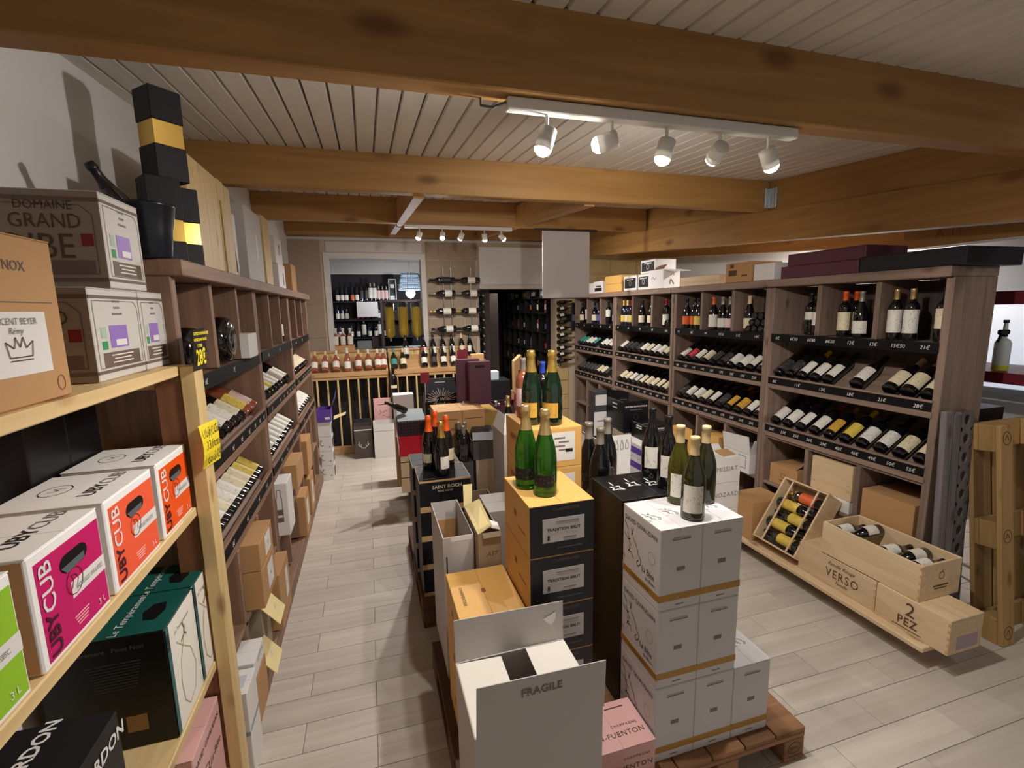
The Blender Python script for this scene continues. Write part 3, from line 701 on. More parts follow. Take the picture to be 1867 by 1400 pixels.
wine_carton('left white wine carton with lilac label on the shelf board below', 1.402, 1.664, 1.688, 1.920, [('DOMAINE', .84, .031), ('GRAND', .68, .050), ('RIBE', .42, .088)])
wine_carton('right white wine carton with lilac label beside the pine post', 1.668, 1.842, 1.688, 1.920, [('DOMAINE', .84, .031), ('GRAND', .68, .050), ('RIBE', .42, .088)])
t = carton('kraft_carton', 'kraft carton with white crown label at the left edge of the photo', 'carton', -.94, -.61, .93, 1.226, 1.688, 2.0, CARD, seam='x')
rect(t, (t['hx'], .0, .115), 'east', .19, .115, WCARD, 'paper_label')
text(t, 'VINCENT BEYER', (t['hx']+.001, .005, .155), 'east', .017, INKG); text(t, 'Rémy', (t['hx']+.001, .005, .138), 'east', .017, INKG, shear=.3)
strokes(t, (t['hx']+.0012, .01, .105), 'east', [[(-.03, -.014), (-.036, .014), (-.016, .002), (-.01, .022), (.0, .004), (.01, .022), (.016, .002), (.036, .014), (.03, -.014), (-.03, -.014)], [(-.03, -.02), (.03, -.02)]], .0022, INKB, 'crown_print')
text(t, 'NOX', (t['hx'], .03, .255), 'east', .026, TAUPE); rect(t, (t['hx'], .0, .19), 'east', .25, .002, TAUPE, 'rule')
strokes(t, (t['hx'], .115, .03), 'east', [[(.012*math.cos(a*.52), .015*math.sin(a*.52)) for a in range(13)]], .002, plain('rust_print', (150, 80, 60), .6), 'stamp')
# bag-in-box cubes
def bag_box(label, y0, y1, mat, word, zt=1.436, z0=1.211, x0=-.815, x1=-.597, opened=False):
    t = carton('bag_in_box', label, 'box', x0, x1, y0, y1, z0, zt, plain('bright_white_card', (246, 243, 240), .5), 'bag-in-box wines on the middle pine board', seam='x')
    hx, hy, h = t['hx'], t['hy'], t['h']; e = 'east'
    part('colour_panel', MB().box(hx, hx+.001, -hy+.016, hy-.006, .010, h-.022), mat, t)
    sl = MB(); pts = []
    for i in range(9): pts.append((.024*math.cos(math.pi*(.5+i/8)), .018*math.sin(math.pi*(.5+i/8))))
    pts = [(a-.022, b) for a, b in pts]+[(-a+.022, -b) for a, b in pts]
    cy, cz = .012, h*.72
    part('carry_slot', sl.prism([(cy+a, cz+b) for a, b in pts], hx+.0006, hx+.0018, 'yz'), BLK, t)
    part('slot_flap', MB().slab((hx+.0022, cy-.043, cz-.004), (hx+.004, cy-.030, cz-.018), (hx+.004, cy+.030, cz-.014), (hx+.0022, cy+.034, cz-.002), .0008), GREYP, t)
    strokes(t, (hx+.0012, .004, h*.52), e, [[(.027*math.cos(a*.5236), .027*math.sin(a*.5236)) for a in range(13)], [(-.012, -.012), (-.004, .004), (-.010, .016), (.004, .012), (.012, .002), (.006, -.012)]], .0018, plain('dark_print_red', (120, 26, 40), .5), 'emblem')
    rect(t, (hx+.0006, hy*.45, h*.45), e, hy*1.05, .034, WCARD, 'white_banner')
    text(t, word, (hx+.002, hy*.45, h*.45), e, .014, INKG)
    text(t, 'CUB', (hx+.0012, -hy+.042, h*.66), 'east_up', .050, WCARD, bold=.0006, name='lettering'); text(t, 'UBY', (hx+.0012, -hy+.042, h*.245), 'east_up', .044, plain('plum_ink', (70, 16, 40), .5), bold=.0012)
    for i in range(4): rect(t, (hx+.0006, hy*.1, h*(.20-.028*i)), e, .05-.006*i, .0022, plain('pale_print', (240, 190, 190), .5), 'small_print')
    text(t, '3 L', (hx+.001, hy*.7, h*.12), e, .02, WCARD)
    text(t, 'UBY', (hx*.45, -.02, h), 'top_out', .046, INK, bold=.0005); text(t, 'CUB', (hx*.45, .07, h), 'top_out', .046, INKG)
    strokes(t, (-hx*.35, 0, h), 'top', [[(.03*math.cos(a*.5236), .04*math.sin(a*.5236)) for a in range(13)], [(-.012, -.012), (.006, .0), (-.01, .012), (.014, .016)]], .002, INK, 'emblem')
    if opened:
        part('kraft_side', MB().box(-hx+.004, hx-.006, -hy-.001, -hy, .004, h-.006), CARD, t)
        for k in (0, 1): rect(t, (hx-.040, -hy-.001, h*(.30+.42*k)), 'front', .022, h*.33, plain('rust_panel', (206, 92, 54), .5), 'side_panel')
    return t
bag_box('orange bag-in-box beside the pine post, farthest of the row', 1.520, 1.745, ORANGE, 'MOELLEUX')
bag_box('coral bag-in-box between the orange and magenta ones', 1.240, 1.488, CORAL, 'ROSÉ FRUITÉ')
bag_box('magenta bag-in-box with a white banner and grey slot flap', .982, 1.214, MAGENTA, 'ROUGE FRUITÉ', opened=True)
bag_box('lime green bag-in-box cut by the left edge of the photo', .70, .945, LIME, 'BLANC SEC')
t = carton('bag_in_box', 'coral-topped carton in the second row behind the bag boxes', 'box', -.942, -.82, .98, 1.30, 1.211, 1.44, plain('coral_lid', (214, 120, 100), .5), 'bag-in-box wines on the middle pine board', seam='y')
for (a, b), lb in zip(((1.43, 1.595), (1.598, 1.762)), ('left', 'right')):
    t = carton('black_carton', f'{lb} of two black cartons at the back under the top board', 'carton', -.942, -.825, a, b, 1.211, 1.62, BLK, 'black cartons under the top pine board', seam='x')
# green boxes
def green_box(label, y0, y1, side):
    t = thing('magnum_box', label, 'box', (-.7505, (y0+y1)/2, .633), 0, 'green wine boxes on the lower pine board'); hy = (y1-y0)/2; hx = .150; h = .345
    part('body', MB().cbox(-hx, hx, -hy, hy, 0, h, .004), BLK if side == 'black' else GREENC, t)
    part('top_panel', MB().box(-hx+.002, hx-.002, -hy+.002, hy-.002, h, h+.001), GREENC, t)
    part('picture_panel', MB().box(hx, hx+.001, -hy+.020, hy-.002, .003, h-.003), CREAM, t)
    part('edge_strip', MB().box(hx, hx+.0012, -hy+.001, -hy+.020, .003, h-.003), TEALS, t)
    rect(t, (hx+.001, -hy+.011, h*.86), 'east', .014, .05, BLK, 'strip_print')
    sp = [(-.02, -.04), (-.035, 0), (-.02, .04), (.012, .045), (.022, 0), (.012, -.045)]
    part('carry_slot', MB().prism([(hx*.62+a, b) for a, b in sp], h+.0008, h+.002, 'xy'), BLK, t)
    text(t, 'Le Tempérament', (hx*.15, .0, h+.001), 'top_out', .03, WCARD, shear=.2); text(t, 'Pays d’Oc', (-hx*.2, .0, h+.001), 'top_out', .022, WCARD, shear=.2)
    text(t, 'Le Tempérament', (hx+.001, .0, h*.86), 'east', .016, INKG)
    g = []
    g.append([(-.062+.0, .10), (-.02, .06), (.03, .02), (.055, -.05), (.03, -.12), (-.02, -.135), (-.052, -.10), (-.06, -.03), (-.045, .03), (.01, .11)])
    strokes(t, (hx+.0012, .012, h*.48), 'east', g, .003, plain('pale_olive_print', (190, 180, 140), .6), 'glass_picture')
    strokes(t, (hx+.0012, .012, h*.62), 'east', [[(-.01, .08), (.0, .06), (-.005, .045), (.012, .03)], [(-.03, .03), (-.01, .04)]], .006, plain('olive_print', (130, 130, 60), .6), 'splash_picture')
    if side == 'black':
        text(t, 'Tempérament   Pinot Noir', (.0, -hy, h*.90), 'front', .018, INKG)
        for i in range(10): rect(t, (.02, -hy, h*(.78-.025*i)), 'front', .13-.004*i, .002, GRYC, 'small_print')
        rect(t, (.055, -hy, h*.22), 'front', .050, .05, plain('tan_label', (160, 118, 60), .6), 'price_label')
    return t
green_box('near green and black wine box with a gold sticker', 1.447, 1.662, 'black')
green_box('far green wine box with cream picture, touching the post', 1.668, 1.842, 'green')
t = thing('bag_in_box', 'black wine box lettered in white at the bottom left corner', 'box', (-.735, 1.06, .633), 0); 
part('body', MB().cbox(-.135, .135, -.14, .115, 0, .335, .003), BLK, t); part('top_panel', MB().box(-.06, .134, -.139, .114, .335, .336), BLKM, t)
text(t, 'Vin · BARDON', (.02, -.01, .336), 'top_out', .042, WCARD, bold=.001); text(t, 'Vin · BARDON', (.135, -.005, .285), 'east', .042, WCARD, bold=.001, shear=.1)
part('picture_print', MB().add([(.1362, -.06, .05), (.1362, .04, .05), (.1362, .08, .22), (.1362, .0, .20)], [(0, 1, 2, 3)]), plain('teal_picture', (120, 150, 150), .5), t)
t = carton('pink_carton', 'pink carton standing below the lower pine board beside the post', 'carton', -.86, -.60, 1.50, 1.762, .193, .50, PINK, seam='x')
text(t, 'DAVID GIVAUDAN', (t['hx'], -.005, .255), 'east', .028, INK); text(t, 'La Bête', (t['hx'], .05, .165), 'east', .035, INK, shear=.3)
strokes(t, (t['hx'], -.04, .16), 'east', [[(-.05, -.02), (-.02, .01), (.0, .03), (.03, .02), (.02, 0), (.04, -.01)], [(-.03, -.03), (0, -.01), (.02, -.03)]], .004, INK, 'beast_sketch')
# tags on the post
t = thing('price_sign', 'black sign with yellow price 28€ stuck on the left shelf', 'sign', (-.547, 1.765, 1.69))
part('card', MB().slab((.004, -.02, -.02), (-.004, .135, -.025), (.004, .13, .115), (.010, -.005, .11), .002), BLK, t)
ey = (Vector((0, 1, 0)), Vector((0, 0, 1)))
text(t, '28€', (.0065, .052, .018), 'east', .070, YELI, sx=.8, bold=.002); text(t, 'COTES DU RHONE ROSE', (.011, .06, .098), 'east', .013, YELI, bold=.0006)
text(t, 'NOTRE BLANC ROUGE', (.010, .05, .078), 'east', .012, YELI, bold=.0006); text(t, '5 LITRES', (.009, .04, .058), 'east', .013, YELI, bold=.0004)
t = thing('price_tag', 'curled yellow paper price tag pinned to the pine post', 'sign', (-.546, 1.72, 1.35))
mb = MB(); n_ = 6; vs = []
for i in range(n_+1):
    f = i/n_; z = .145*f; b = .012*math.sin(f*math.pi)
    vs += [(.002+b, .0-.01*math.sin(f*3)+.012*(1-f)*0, z), (.012+b*.5, .155-.008*math.sin(f*3), z-.008)]
mb.add(vs, [(2*i, 2*i+1, 2*i+3, 2*i+2) for i in range(n_)]); part('paper', mb, YELT, t)
for i, s in enumerate(('Uby Cub', '3 litres', 'doux 24€')): text(t, s, (.022, .072, .116-.044*i), (Vector((.04, 1, -.04)).normalized(), Vector((0, .04, 1)).normalized()), .043, INK, sx=.9, shear=.1)

# ------------------------------------------------------------------ on top of the left shelf
ZT = 2.0315
def gift_box(label, x, y, z0, z1, bz0, bz1, rot, w=.052, gold=GOLDF):
    t = thing('gift_box', label, 'box', (x, y, z0), R(rot), 'black and gold gift boxes on the left shelf'); h = z1-z0
    part('base', MB().cbox(-w, w, -w, w, 0, bz0, .002), BLKM, t); part('lid', MB().cbox(-w, w, -w, w, bz1, h, .002), BLKM, t)
    part('gold_band', MB().cbox(-w+.003, w-.003, -w+.003, w-.003, bz0, bz1, .001), gold, t); return t
gift_box('topmost black gift box with a shining gold band, on two others', -.665, 2.095, 2.322, 2.625, .115, .195, 45)
gift_box('front gift box carrying the topmost one beside the ice bucket', -.676, 2.04, ZT, 2.321, .075, .150, 34)
gift_box('rear gift box carrying the topmost one, touching the pine planks', -.67, 2.20, ZT, 2.321, .085, .165, 34)
t = thing('ice_bucket', 'black champagne ice bucket in front of the gift boxes', 'bucket', (-.665, 1.885, ZT))
T = Matrix.Identity(4)
part('shell', MB().lathe([(0, .0), (.052, 0), (.056, .01), (.066, .09), (.078, .165), (.081, .172), (.076, .172), (.062, .085), (.05, .012), (0, .012)], 28, 0, T), plain('black_bucket_plastic', (26, 28, 36), .25), t)
part('ear', MB().cbox(-.16, -.075, -.05, .02, .150, .172, .008), BLK, t)
bottle(CH, (-.672, 1.895, ZT+.050), 'dark bottle neck leaning out of the black ice bucket', None, (-.38, -.42, .9), (.3, -1, 0), G_DARK, None, BLKF, .80)
for i, (a, b, z1, lb) in enumerate(((2.31, 2.74, 2.50, 'widest pine wine case standing upright beside the gift boxes'), (2.752, 2.86, 2.505, 'narrow pine wine case with a slot, second of the upright cases'), (2.872, 2.975, 2.50, 'thin pine wine case beside the bottle in a white box'))):
    t = thing('wooden_wine_case', lb, 'crate', (-.712, (a+b)/2, ZT), 0, 'pine wine cases on the left shelf'); hy = (b-a)/2; h = z1-ZT
    part('face_board', MB().cbox(.035, .047, -hy, hy, 0, h, .002), W_PINE, t); part('back_board', MB().cbox(-.047, -.035, -hy, hy, 0, h, .002), W_PINE, t)
    for yy in (-hy, hy-.012): part('side_board', MB().cbox(-.035, .035, yy, yy+.012, 0, h, .002), W_PINE, t)
    part('end_board', MB().cbox(-.035, .035, -hy+.012, hy-.012, h-.016, h-.004, .002), W_PINE, t)
    if i == 1:
        part('sliding_lid', MB().cbox(.048, .055, -hy+.02, hy-.02, .0, h-.10, .002), W_PINE, t)
t = open_carton('gift_carton', 'white gift carton with a curved window showing a bottle', 'carton', -.80, -.68, 2.99, 3.10, ZT, 2.06, WCARD, WCARD)
flap(t, (-.06, .055, 0), (.06, .055, 0), (.06, .055, .36), (-.06, .055, .36), WCARD, 'back_panel')
flap(t, (.06, .02, .12), (.06, .055, 0), (.06, .055, .36), (.06, -.03, .36), WCARD, 'window_panel')
bottle(BO, (-.735, 3.035, ZT+.052), 'dark bottle in the white window carton on the left shelf', None, (0, 0, 1), (1, 0, 0), G_DARK, L_WHT, BLKF, .95)
t = carton('gift_carton', 'tall pale grey-white carton standing on the left shelf', 'carton', -.80, -.66, 3.24, 3.70, ZT, 2.49, GWCARD, seam='y')
rect(t, (t['hx'], .06, .24), 'east', .045, .16, WCARD, 'bottle_emboss')
t = thing('wooden_wine_case', 'slim pine case behind the tall pale carton', 'crate', (-.75, 3.95, ZT), 0, 'pine wine cases on the left shelf')
part('face_board', MB().cbox(.07, .08, -.12, .12, 0, .50, .002), W_PINE, t); part('back_board', MB().cbox(-.08, -.07, -.12, .12, 0, .50, .002), W_PINE, t)
for yy in (-.12, .11): part('side_board', MB().cbox(-.07, .07, yy, yy+.01, 0, .50, .002), W_PINE, t)
t = carton('white_carton', 'lower white carton of two near the far end of left shelf', 'carton', -.92, -.665, 4.30, 4.62, ZT, 2.245, WCARD, 'white cartons at far end of left shelf', seam='x'); text(t, 'CÔTES', (-.02, -t['hy'], .09), 'front', .05, INKG)
rect(t, (t['hx'], .06, .10), 'east', .05, .10, INKG, 'emblem')
t = carton('white_carton', 'upper white carton of two near the far end of left shelf', 'carton', -.92, -.675, 4.30, 4.62, 2.248, 2.46, WCARD, 'white cartons at far end of left shelf', seam='x'); strokes(t, (t['hx'], .03, .10), 'east', [[(-.04, -.03), (-.03, .05), (.01, .06), (.02, -.02)]], .012, INK, 'emblem')
t = carton('kraft_carton', 'kraft carton at the far end on top of left shelf', 'carton', -.92, -.67, 5.05, 5.35, ZT, 2.31, CARD, seam='x')
t = carton('white_carton', 'tall white carton against the left wall behind the pale carton', 'carton', -.94, -.83, 3.45, 3.85, ZT, 2.62, GWCARD, seam='x')

# items inside the nearest left shelf compartments
for yy, rr, lb in ((2.03, .85, 'large dark round bottle lying behind the black price sign'),):
    t = thing('magnum_bottle', lb, 'bottle', (-.60, yy, 1.7155), 0, 'large dark bottles in the left shelf')
    part('glass_body', MB().lathe([(0, .012), (.07*rr, .0), (.098*rr, .012), (.105*rr, .035), (.105*rr, .20), (.08*rr, .27), (.03*rr, .30), (0, .31)], 24, 0, Matrix.Rotation(R(-90), 4, 'Y')), G_DARK, t)
t = thing('magnum_bottle', 'large dark round bottle with embossed seal lying base outward', 'bottle', (-.60, 2.47, 1.7335), 0, 'large dark bottles in the left shelf')
T = Matrix.Rotation(R(-90), 4, 'Y')
mb = MB().lathe([(0, .012), (.07, .0), (.098, .012), (.105, .035), (.105, .20), (.08, .27), (.03, .30), (0, .31)], 24, 0, T); part('glass_body', mb, G_DARK, t)
strokes(t, (.0, 0, 0), 'east', [[(.05*math.cos(a*.5236), .05*math.sin(a*.5236)) for a in range(13)], [(-.02, -.02), (.0, .02), (.02, -.02)]], .006, GRYC, 'seal')
bottle(BU, (-.86, 2.80, 1.70), 'dark bottle leaning in the third compartment of left shelf', 'large dark bottles in the left shelf', (.5, .05, .55), (1, 0, 1), G_DARK, None, BLKF, .8)
t = carton('gift_carton', 'small white carton with dark side sticking out of left shelf', 'carton', -.70, -.575, 2.66, 2.84, 1.628, 1.75, WCARD, seam='y'); part('dark_side', MB().box(-.06, .062, t['hy'], t['hy']+.001, 0, .12), GRYC, t)
# cubbies at the bottom of the left shelves
ZC = .464
def labelled(t, face='east', y=0, z=.5, wd=.10, ht=.10):
    rect(t, (t['hx'], y, t['h']*z), face, wd, ht, WCARD, 'paper_label'); text(t, 'N°', (t['hx']+.001, y, t['h']*z), face, .025, INKG)
t = carton('kraft_carton', 'upper kraft carton with white label sticking out of left cubby', 'carton', -.86, -.55, 2.33, 2.615, .655, .79, CARD, 'kraft cartons in the left cubbies', seam='y'); labelled(t, y=.03, wd=.12, ht=.10)
t = carton('kraft_carton', 'lower kraft carton with white label in left cubby', 'carton', -.86, -.55, 2.33, 2.615, ZC, .653, CARD, 'kraft cartons in the left cubbies', seam='y'); labelled(t, y=.03, wd=.12, ht=.12)
t = carton('kraft_carton', 'narrow kraft carton with white label at left cubby edge', 'carton', -.86, -.555, 2.69, 2.98, .105, .43, CARD, 'kraft cartons in the left cubbies', seam='y'); labelled(t, y=.06, wd=.07, ht=.17, z=.55)
for (yy, zz, lb) in ((2.365, .105, 'nearer'), (2.535, .105, 'farther')):
    t = open_carton('kraft_carton', f'{lb} open kraft carton with pale lid hanging over the left shelf base', 'carton', -.85, -.60, yy-.09, yy+.085, zz, zz+(.15 if yy < 2.4 else .29), CARDG, CARDIN, 'open kraft cartons in left cubbies')
    t_h = t['h']
    flap(t, (.127, -.085, t_h), (.21, -.10, t_h-.09), (.20, .10, t_h-.11), (.127, .085, t_h), CARDI, 'lid', .003)
    strokes(t, (.170, 0, t_h-.053), (Vector((0, 1, 0)), Vector((-.65, 0, .76))), [[(-.03, -.01), (-.01, .012), (.0, -.008), (.02, .008), (.035, 0)]], .005, WCARD, 'lid_print')
t = carton('kraft_carton', 'kraft carton jutting out below the rack of middle left shelf', 'carton', -.86, -.54, 3.48, 3.815, .63, .806, CARD, 'kraft cartons in the left cubbies', seam='y')
t = thing('bottle_card', 'white upright carton printed with a bottle drawing in left cubby', 'carton', (-.605, 3.22, .464)); part('body', MB().cbox(-.045, .055, -.10, .10, 0, .34, .003), WCARD, t)
strokes(t, (.006, -.10, .20), 'front', [[(-.010, .10), (-.010, .06), (-.016, .04), (-.016, -.10), (.016, -.10), (.016, .04), (.010, .06), (.010, .10), (-.010, .10)]], .004, INKG, 'bottle_drawing'); rect(t, (.006, -.10, .155), 'front', .038, .036, TAUPE, 'band_print'); rect(t, (.006, -.10, .105), 'front', .038, .032, TAUPE, 'band_print')
t = carton('kraft_carton', 'kraft carton with white label in the far half of middle left cubbies', 'carton', -.86, -.56, 3.86, 4.11, .105, .43, CARD, 'kraft cartons in the left cubbies', seam='y'); labelled(t, y=0, wd=.10, ht=.2)
t = carton('kraft_carton', 'kraft carton with pale label in farthest left cubbies', 'carton', -.86, -.57, 4.31, 4.58, .105, .42, CARD, 'kraft cartons in the left cubbies', seam='y'); labelled(t, y=0, wd=.09, ht=.2)
t = carton('kraft_carton', 'kraft carton standing in the upper cubby of farthest left shelf', 'carton', -.86, -.57, 4.30, 4.60, ZC, .76, CARD, 'kraft cartons in the left cubbies', seam='y')
t = carton('white_carton', 'slim white carton in the upper cubby of middle left shelf', 'carton', -.86, -.62, 3.10, 3.18, ZC, .76, WCARD, seam='y')
bottle(BU, (-.70, 1.99, .4645), 'dark bottle with white label standing in nearest left cubby', None, (0, 0, 1), (1, -.5, 0), G_DARK, L_WHT, BLKF)
bottle(BU, (-.70, 2.12, .1025), 'dark bottle standing on the base of the nearest left shelf', None, (0, 0, 1), (1, -.5, 0), G_DARK, L_WHT, BLKF)
t = open_carton('crumpled_carton', 'opened kraft carton with corrugated dividers beside the pine post', 'carton', -.69, -.55, 2.06, 2.235, .102, .30, CARD, CARDIN)
for i in range(4): flap(t, (-.065, -.08+i*.042, .05), (.065, -.08+i*.042, .05), (.065, -.07+i*.042, .195), (-.065, -.07+i*.042, .195), CARD, 'divider')
t = carton('white_carton', 'small white carton lying on the opened kraft carton', 'carton', -.665, -.553, 2.06, 2.232, .303, .385, WCARD, seam='x'); strokes(t, (t['hx'], .02, .05), 'east', [[(-.05, .0), (.0, .01), (.05, .0)]], .008, plain('blue_grey_print', (150, 160, 172), .6), 'print')
t = carton('white_carton', 'tall white bottle carton standing on the floor by the pine post', 'carton', -.648, -.548, 1.90, 2.05, 0.001, .375, WCARD, seam='x')
rect(t, (-.0, .0, t['h']), 'top', .06, .07, plain('pale_blue_print', (190, 196, 206), .6), 'print'); rect(t, (0, -t['hy'], t['h']*.52), 'front', .098, .018, plain('blue_grey_print', (150, 160, 172), .6), 'band_print'); rect(t, (t['hx'], 0, t['h']*.55), 'east', .14, .018, plain('blue_grey_print', (150, 160, 172), .6), 'band_print')

# ------------------------------------------------------------------ pallets on the floor
def pallet(label, x0, x1, y0, y1, mat, along='y', rotm=None):
    t = thing('pallet', label, 'pallet', (x0, y0, 0)); W, Lh = x1-x0, y1-y0
    nb = 5; bwid = .145 if W > .7 else .11
    for i in range(nb):
        x = i*(W-bwid)/(nb-1); part('deck_board', MB().cbox(x, x+bwid, 0, Lh, .122, .144, .003), mat, t)
    for y in (0, (Lh-.145)/2, Lh-.145):
        part('cross_board', MB().cbox(0, W, y, y+.145, .100, .1215, .003), mat, t)
        for x in (0, (W-.10)/2, W-.10): part('block', MB().cbox(x, x+.10, y, y+.145, .022, .0995, .004), mat, t)
    for x in (0, (W-.10)/2, W-.10): part('bottom_board', MB().cbox(x, x+.10, 0, Lh, 0.0005, .0215, .003), mat, t)
    return t
p = pallet('wooden pallet under the white and black cartons at the front right', .86, 1.61, 1.30, 2.30, W_PAL)
strokes(p, (.70, 0, .06), 'front', [[(.032*math.cos(a*.5236), .026*math.sin(a*.5236)) for a in range(13)]], .004, INKB, 'stamp'); text(p, 'EPAL', (.70, 0, .06), 'front', .020, INKB)
pallet('dark wooden pallet under the open cartons along the left aisle', .215, .84, 1.12, 2.28, W_PALD)
pallet('dark wooden pallet under the black cartons with tan edges', .205, .80, 2.60, 3.70, W_PALD)
pallet('dark wooden pallet farther back under the kraft cartons', .30, 1.10, 3.78, 4.98, W_PALD)

# ------------------------------------------------------------------ front island
ZP = .145
def champ_case(label, x0, x1, y0, y1, z0, z1, front=None, words=True):
    t = carton('champagne_carton', label, 'carton', x0, x1, y0, y1, z0, z1, CARDY, 'stacked champagne cartons', seam='y')
    hx, hy, h = t['hx'], t['hy'], t['h']
    if front == 'black':
        part('front_print', MB().box(-hx+.001, hx-.001, -hy-.001, -hy, .001, h-.004), plain('navy_black_print', (26, 24, 34), .4), t)
        rect(t, (.005, -hy-.001, h*.50), 'front', .165, .092, GWCARD, 'paper_label')
        text(t, 'TRADITION BRUT', (.005, -hy-.002, h*.51), 'front', .0165, INK, bold=.0004); text(t, 'CHARPENTIER', (.015, -hy-.001, h*.90), 'front', .0165, TAUPE)
        rect(t, (-.055, -hy-.002, h*.36), 'front', .008, .018, INK, 'mark'); rect(t, (.03, -hy-.002, h*.34), 'front', .05, .004, INKG, 'small_print'); rect(t, (.02, -hy-.002, h*.66), 'front', .09, .003, INKG, 'small_print')
        rect(t, (.03, -hy-.001, h*.14), 'front', .10, .004, GRYC, 'small_print')
    rect(t, (-hx, .01, h*.55), 'west', .03, .025, plain('rust_stamp', (150, 84, 40), .6), 'mark')
    rect(t, (-hx, -.07, h*.35), 'west', .09, .006, plain('rust_stamp', (150, 84, 40), .6), 'small_print')
    return t
zs = [ZP+.2003*k for k in range(6)]
for k in range(5):
    champ_case(f'black-fronted champagne carton with grey label, {["bottom", "second lowest", "middle", "second highest", "top"][k]} of the stack of five', .511, .766, 1.535, 1.865, zs[k], zs[k+1]-.0006, 'black')
z = ZP
for k in range(6):
    h = .2006 if k < 5 else .182
    t = carton('champagne_carton', f'yellow carton, {["lowest", "second", "third", "fourth", "fifth", "topmost"][k]} layer of the stack behind the black-fronted cartons', 'carton', .632, .885, 1.90, 2.25, z, z+h-.0006, CARDY, 'yellow carton stack', seam='y')
    if k >= 4:
        rect(t, (.035, -t['hy'], h*.52), 'front', .115, .13, WCARD, 'paper_label')
        for i in range(4): rect(t, (.02+.02*(i % 2), -t['hy']-.001, h*(.74-.10*i)), 'front', .05, .006, INKG, 'small_print')
        rect(t, (.065, -t['hy']-.001, h*.42), 'front', .034, .014, INK, 'barcode_print')
        text(t, 'HENTO’S', (-t['hx'], .02, h*.55), 'west', .038, plain('rust_stamp', (150, 84, 40), .6), bold=.0006)
    z += h
ztop_y = z
for k in range(3):
    gc = champ_case(f'golden champagne carton, {["bottom", "middle", "top, lit yellow"][k]} of three beside the aisle', .252, .505, 1.575, 1.905, ZP+.195*k, ZP+.195*(k+1)-.0006)
text(gc, 'CHARPENTIER', (-.088, -.02, gc['h']), (Vector((0, -1, 0)), Vector((1, 0, 0))), .02, INKB); rect(gc, (.0, .0, gc['h']), 'top', .018, .026, plain('rust_stamp', (150, 84, 40), .6), 'mark')
zc = zs[5]
bottle(CH, (.612, 1.64, zc), 'right of two green champagne bottles on the black-fronted stack', 'green champagne bottles', (0, 0, 1), (-.6, -1, 0), G_GRN, L_BLK, GOLDP, 1.02, 58, (.04, .085))
bottle(CH, (.567, 1.735, zc), 'left of two green champagne bottles on the black-fronted stack', 'green champagne bottles', (0, 0, 1), (-.8, -1, 0), G_GRN, L_BLK, GOLDP, 1.02, 58, (.04, .085))
G_DGRN = plain('dark_green_glass', (16, 34, 20), .06, 0, .7, .5)
bottle(CH, (.690, 2.02, ztop_y), 'left gold-capped champagne bottle with gold label on yellow carton', 'gold-labelled champagne bottles', (0, 0, 1), (-.9, -1, 0), G_DGRN, L_GLD, GOLDF, 1.03, 56, (.035, .10))
bottle(CH, (.775, 1.98, ztop_y), 'right gold-capped champagne bottle with gold label on yellow carton', 'gold-labelled champagne bottles', (0, 0, 1), (-.9, -1, 0), G_DGRN, L_GLD, GOLDF, 1.03, 56, (.035, .10))
bottle(BO, (.795, 2.16, ztop_y), 'blue-capped dark bottle behind the gold-labelled champagne', None, (0, 0, 1), (-.5, -1, 0), G_DARK, L_DRK, BLUEF, .88)
bottle(BO, (.70, 2.17, ztop_y), 'rosé bottle with slim neck behind the gold-labelled champagne', None, (0, 0, 1), (-1, -.6, 0), G_ROSE, L_PNK, GREYF, .95)

# open white FRAGILE carton
t = open_carton('open_carton', 'open white carton lettered FRAGILE at the bottom centre', 'carton', .215, .612, 1.155, 1.465, ZP, .655, GWCARD, CARDIN, floor_z=.30)
h = t['h']; hx, hy = t['hx'], t['hy']
ff = flap(t, (-hx+.004, -hy-.002, h), (hx+.002, -hy-.006, h), (hx+.004, -hy-.010, h+.158), (-hx+.008, -hy-.006, h+.165), GWCARD, 'front_flap')
text(t, 'FRAGILE', (-.0, -hy-.008, h+.115), 'front', .034, INKG, bold=.0005)
flap(t, (-hx, hy, h), (hx, hy, h), (hx, hy+.004, h+.148), (-hx, hy+.004, h+.155), GWCARD, 'back_flap')
flap(t, (-hx, hy-.006, h), (-hx, -hy+.006, h), (-hx+.158, -hy+.01, h-.012), (-hx+.158, hy-.01, h-.004), CREAM, 'side_flap')
flap(t, (hx, -hy+.006, h), (hx, hy-.006, h), (hx-.148, hy-.01, h+.004), (hx-.148, -hy+.01, h-.010), CREAM, 'side_flap')
rect(t, (hx-.06, -.05, h-.002), 'top', .04, .03, plain('pale_grey_print', (204, 200, 192), .6), 'print')
part('tape', MB().add([(.12, hy+.000, h+.095), (.17, hy+.0, h+.115), (.168, hy-.002, h+.09), (.15, hy-.003, h+.068)], [(0, 1, 2, 3)]), WCARD, t)
part('divider', MB().box(-.10, .12, .03, .034, .30, h-.05), CARDIN, t); part('divider', MB().box(-.10, .12, -.05, -.046, .30, h-.05), CARDIN, t)
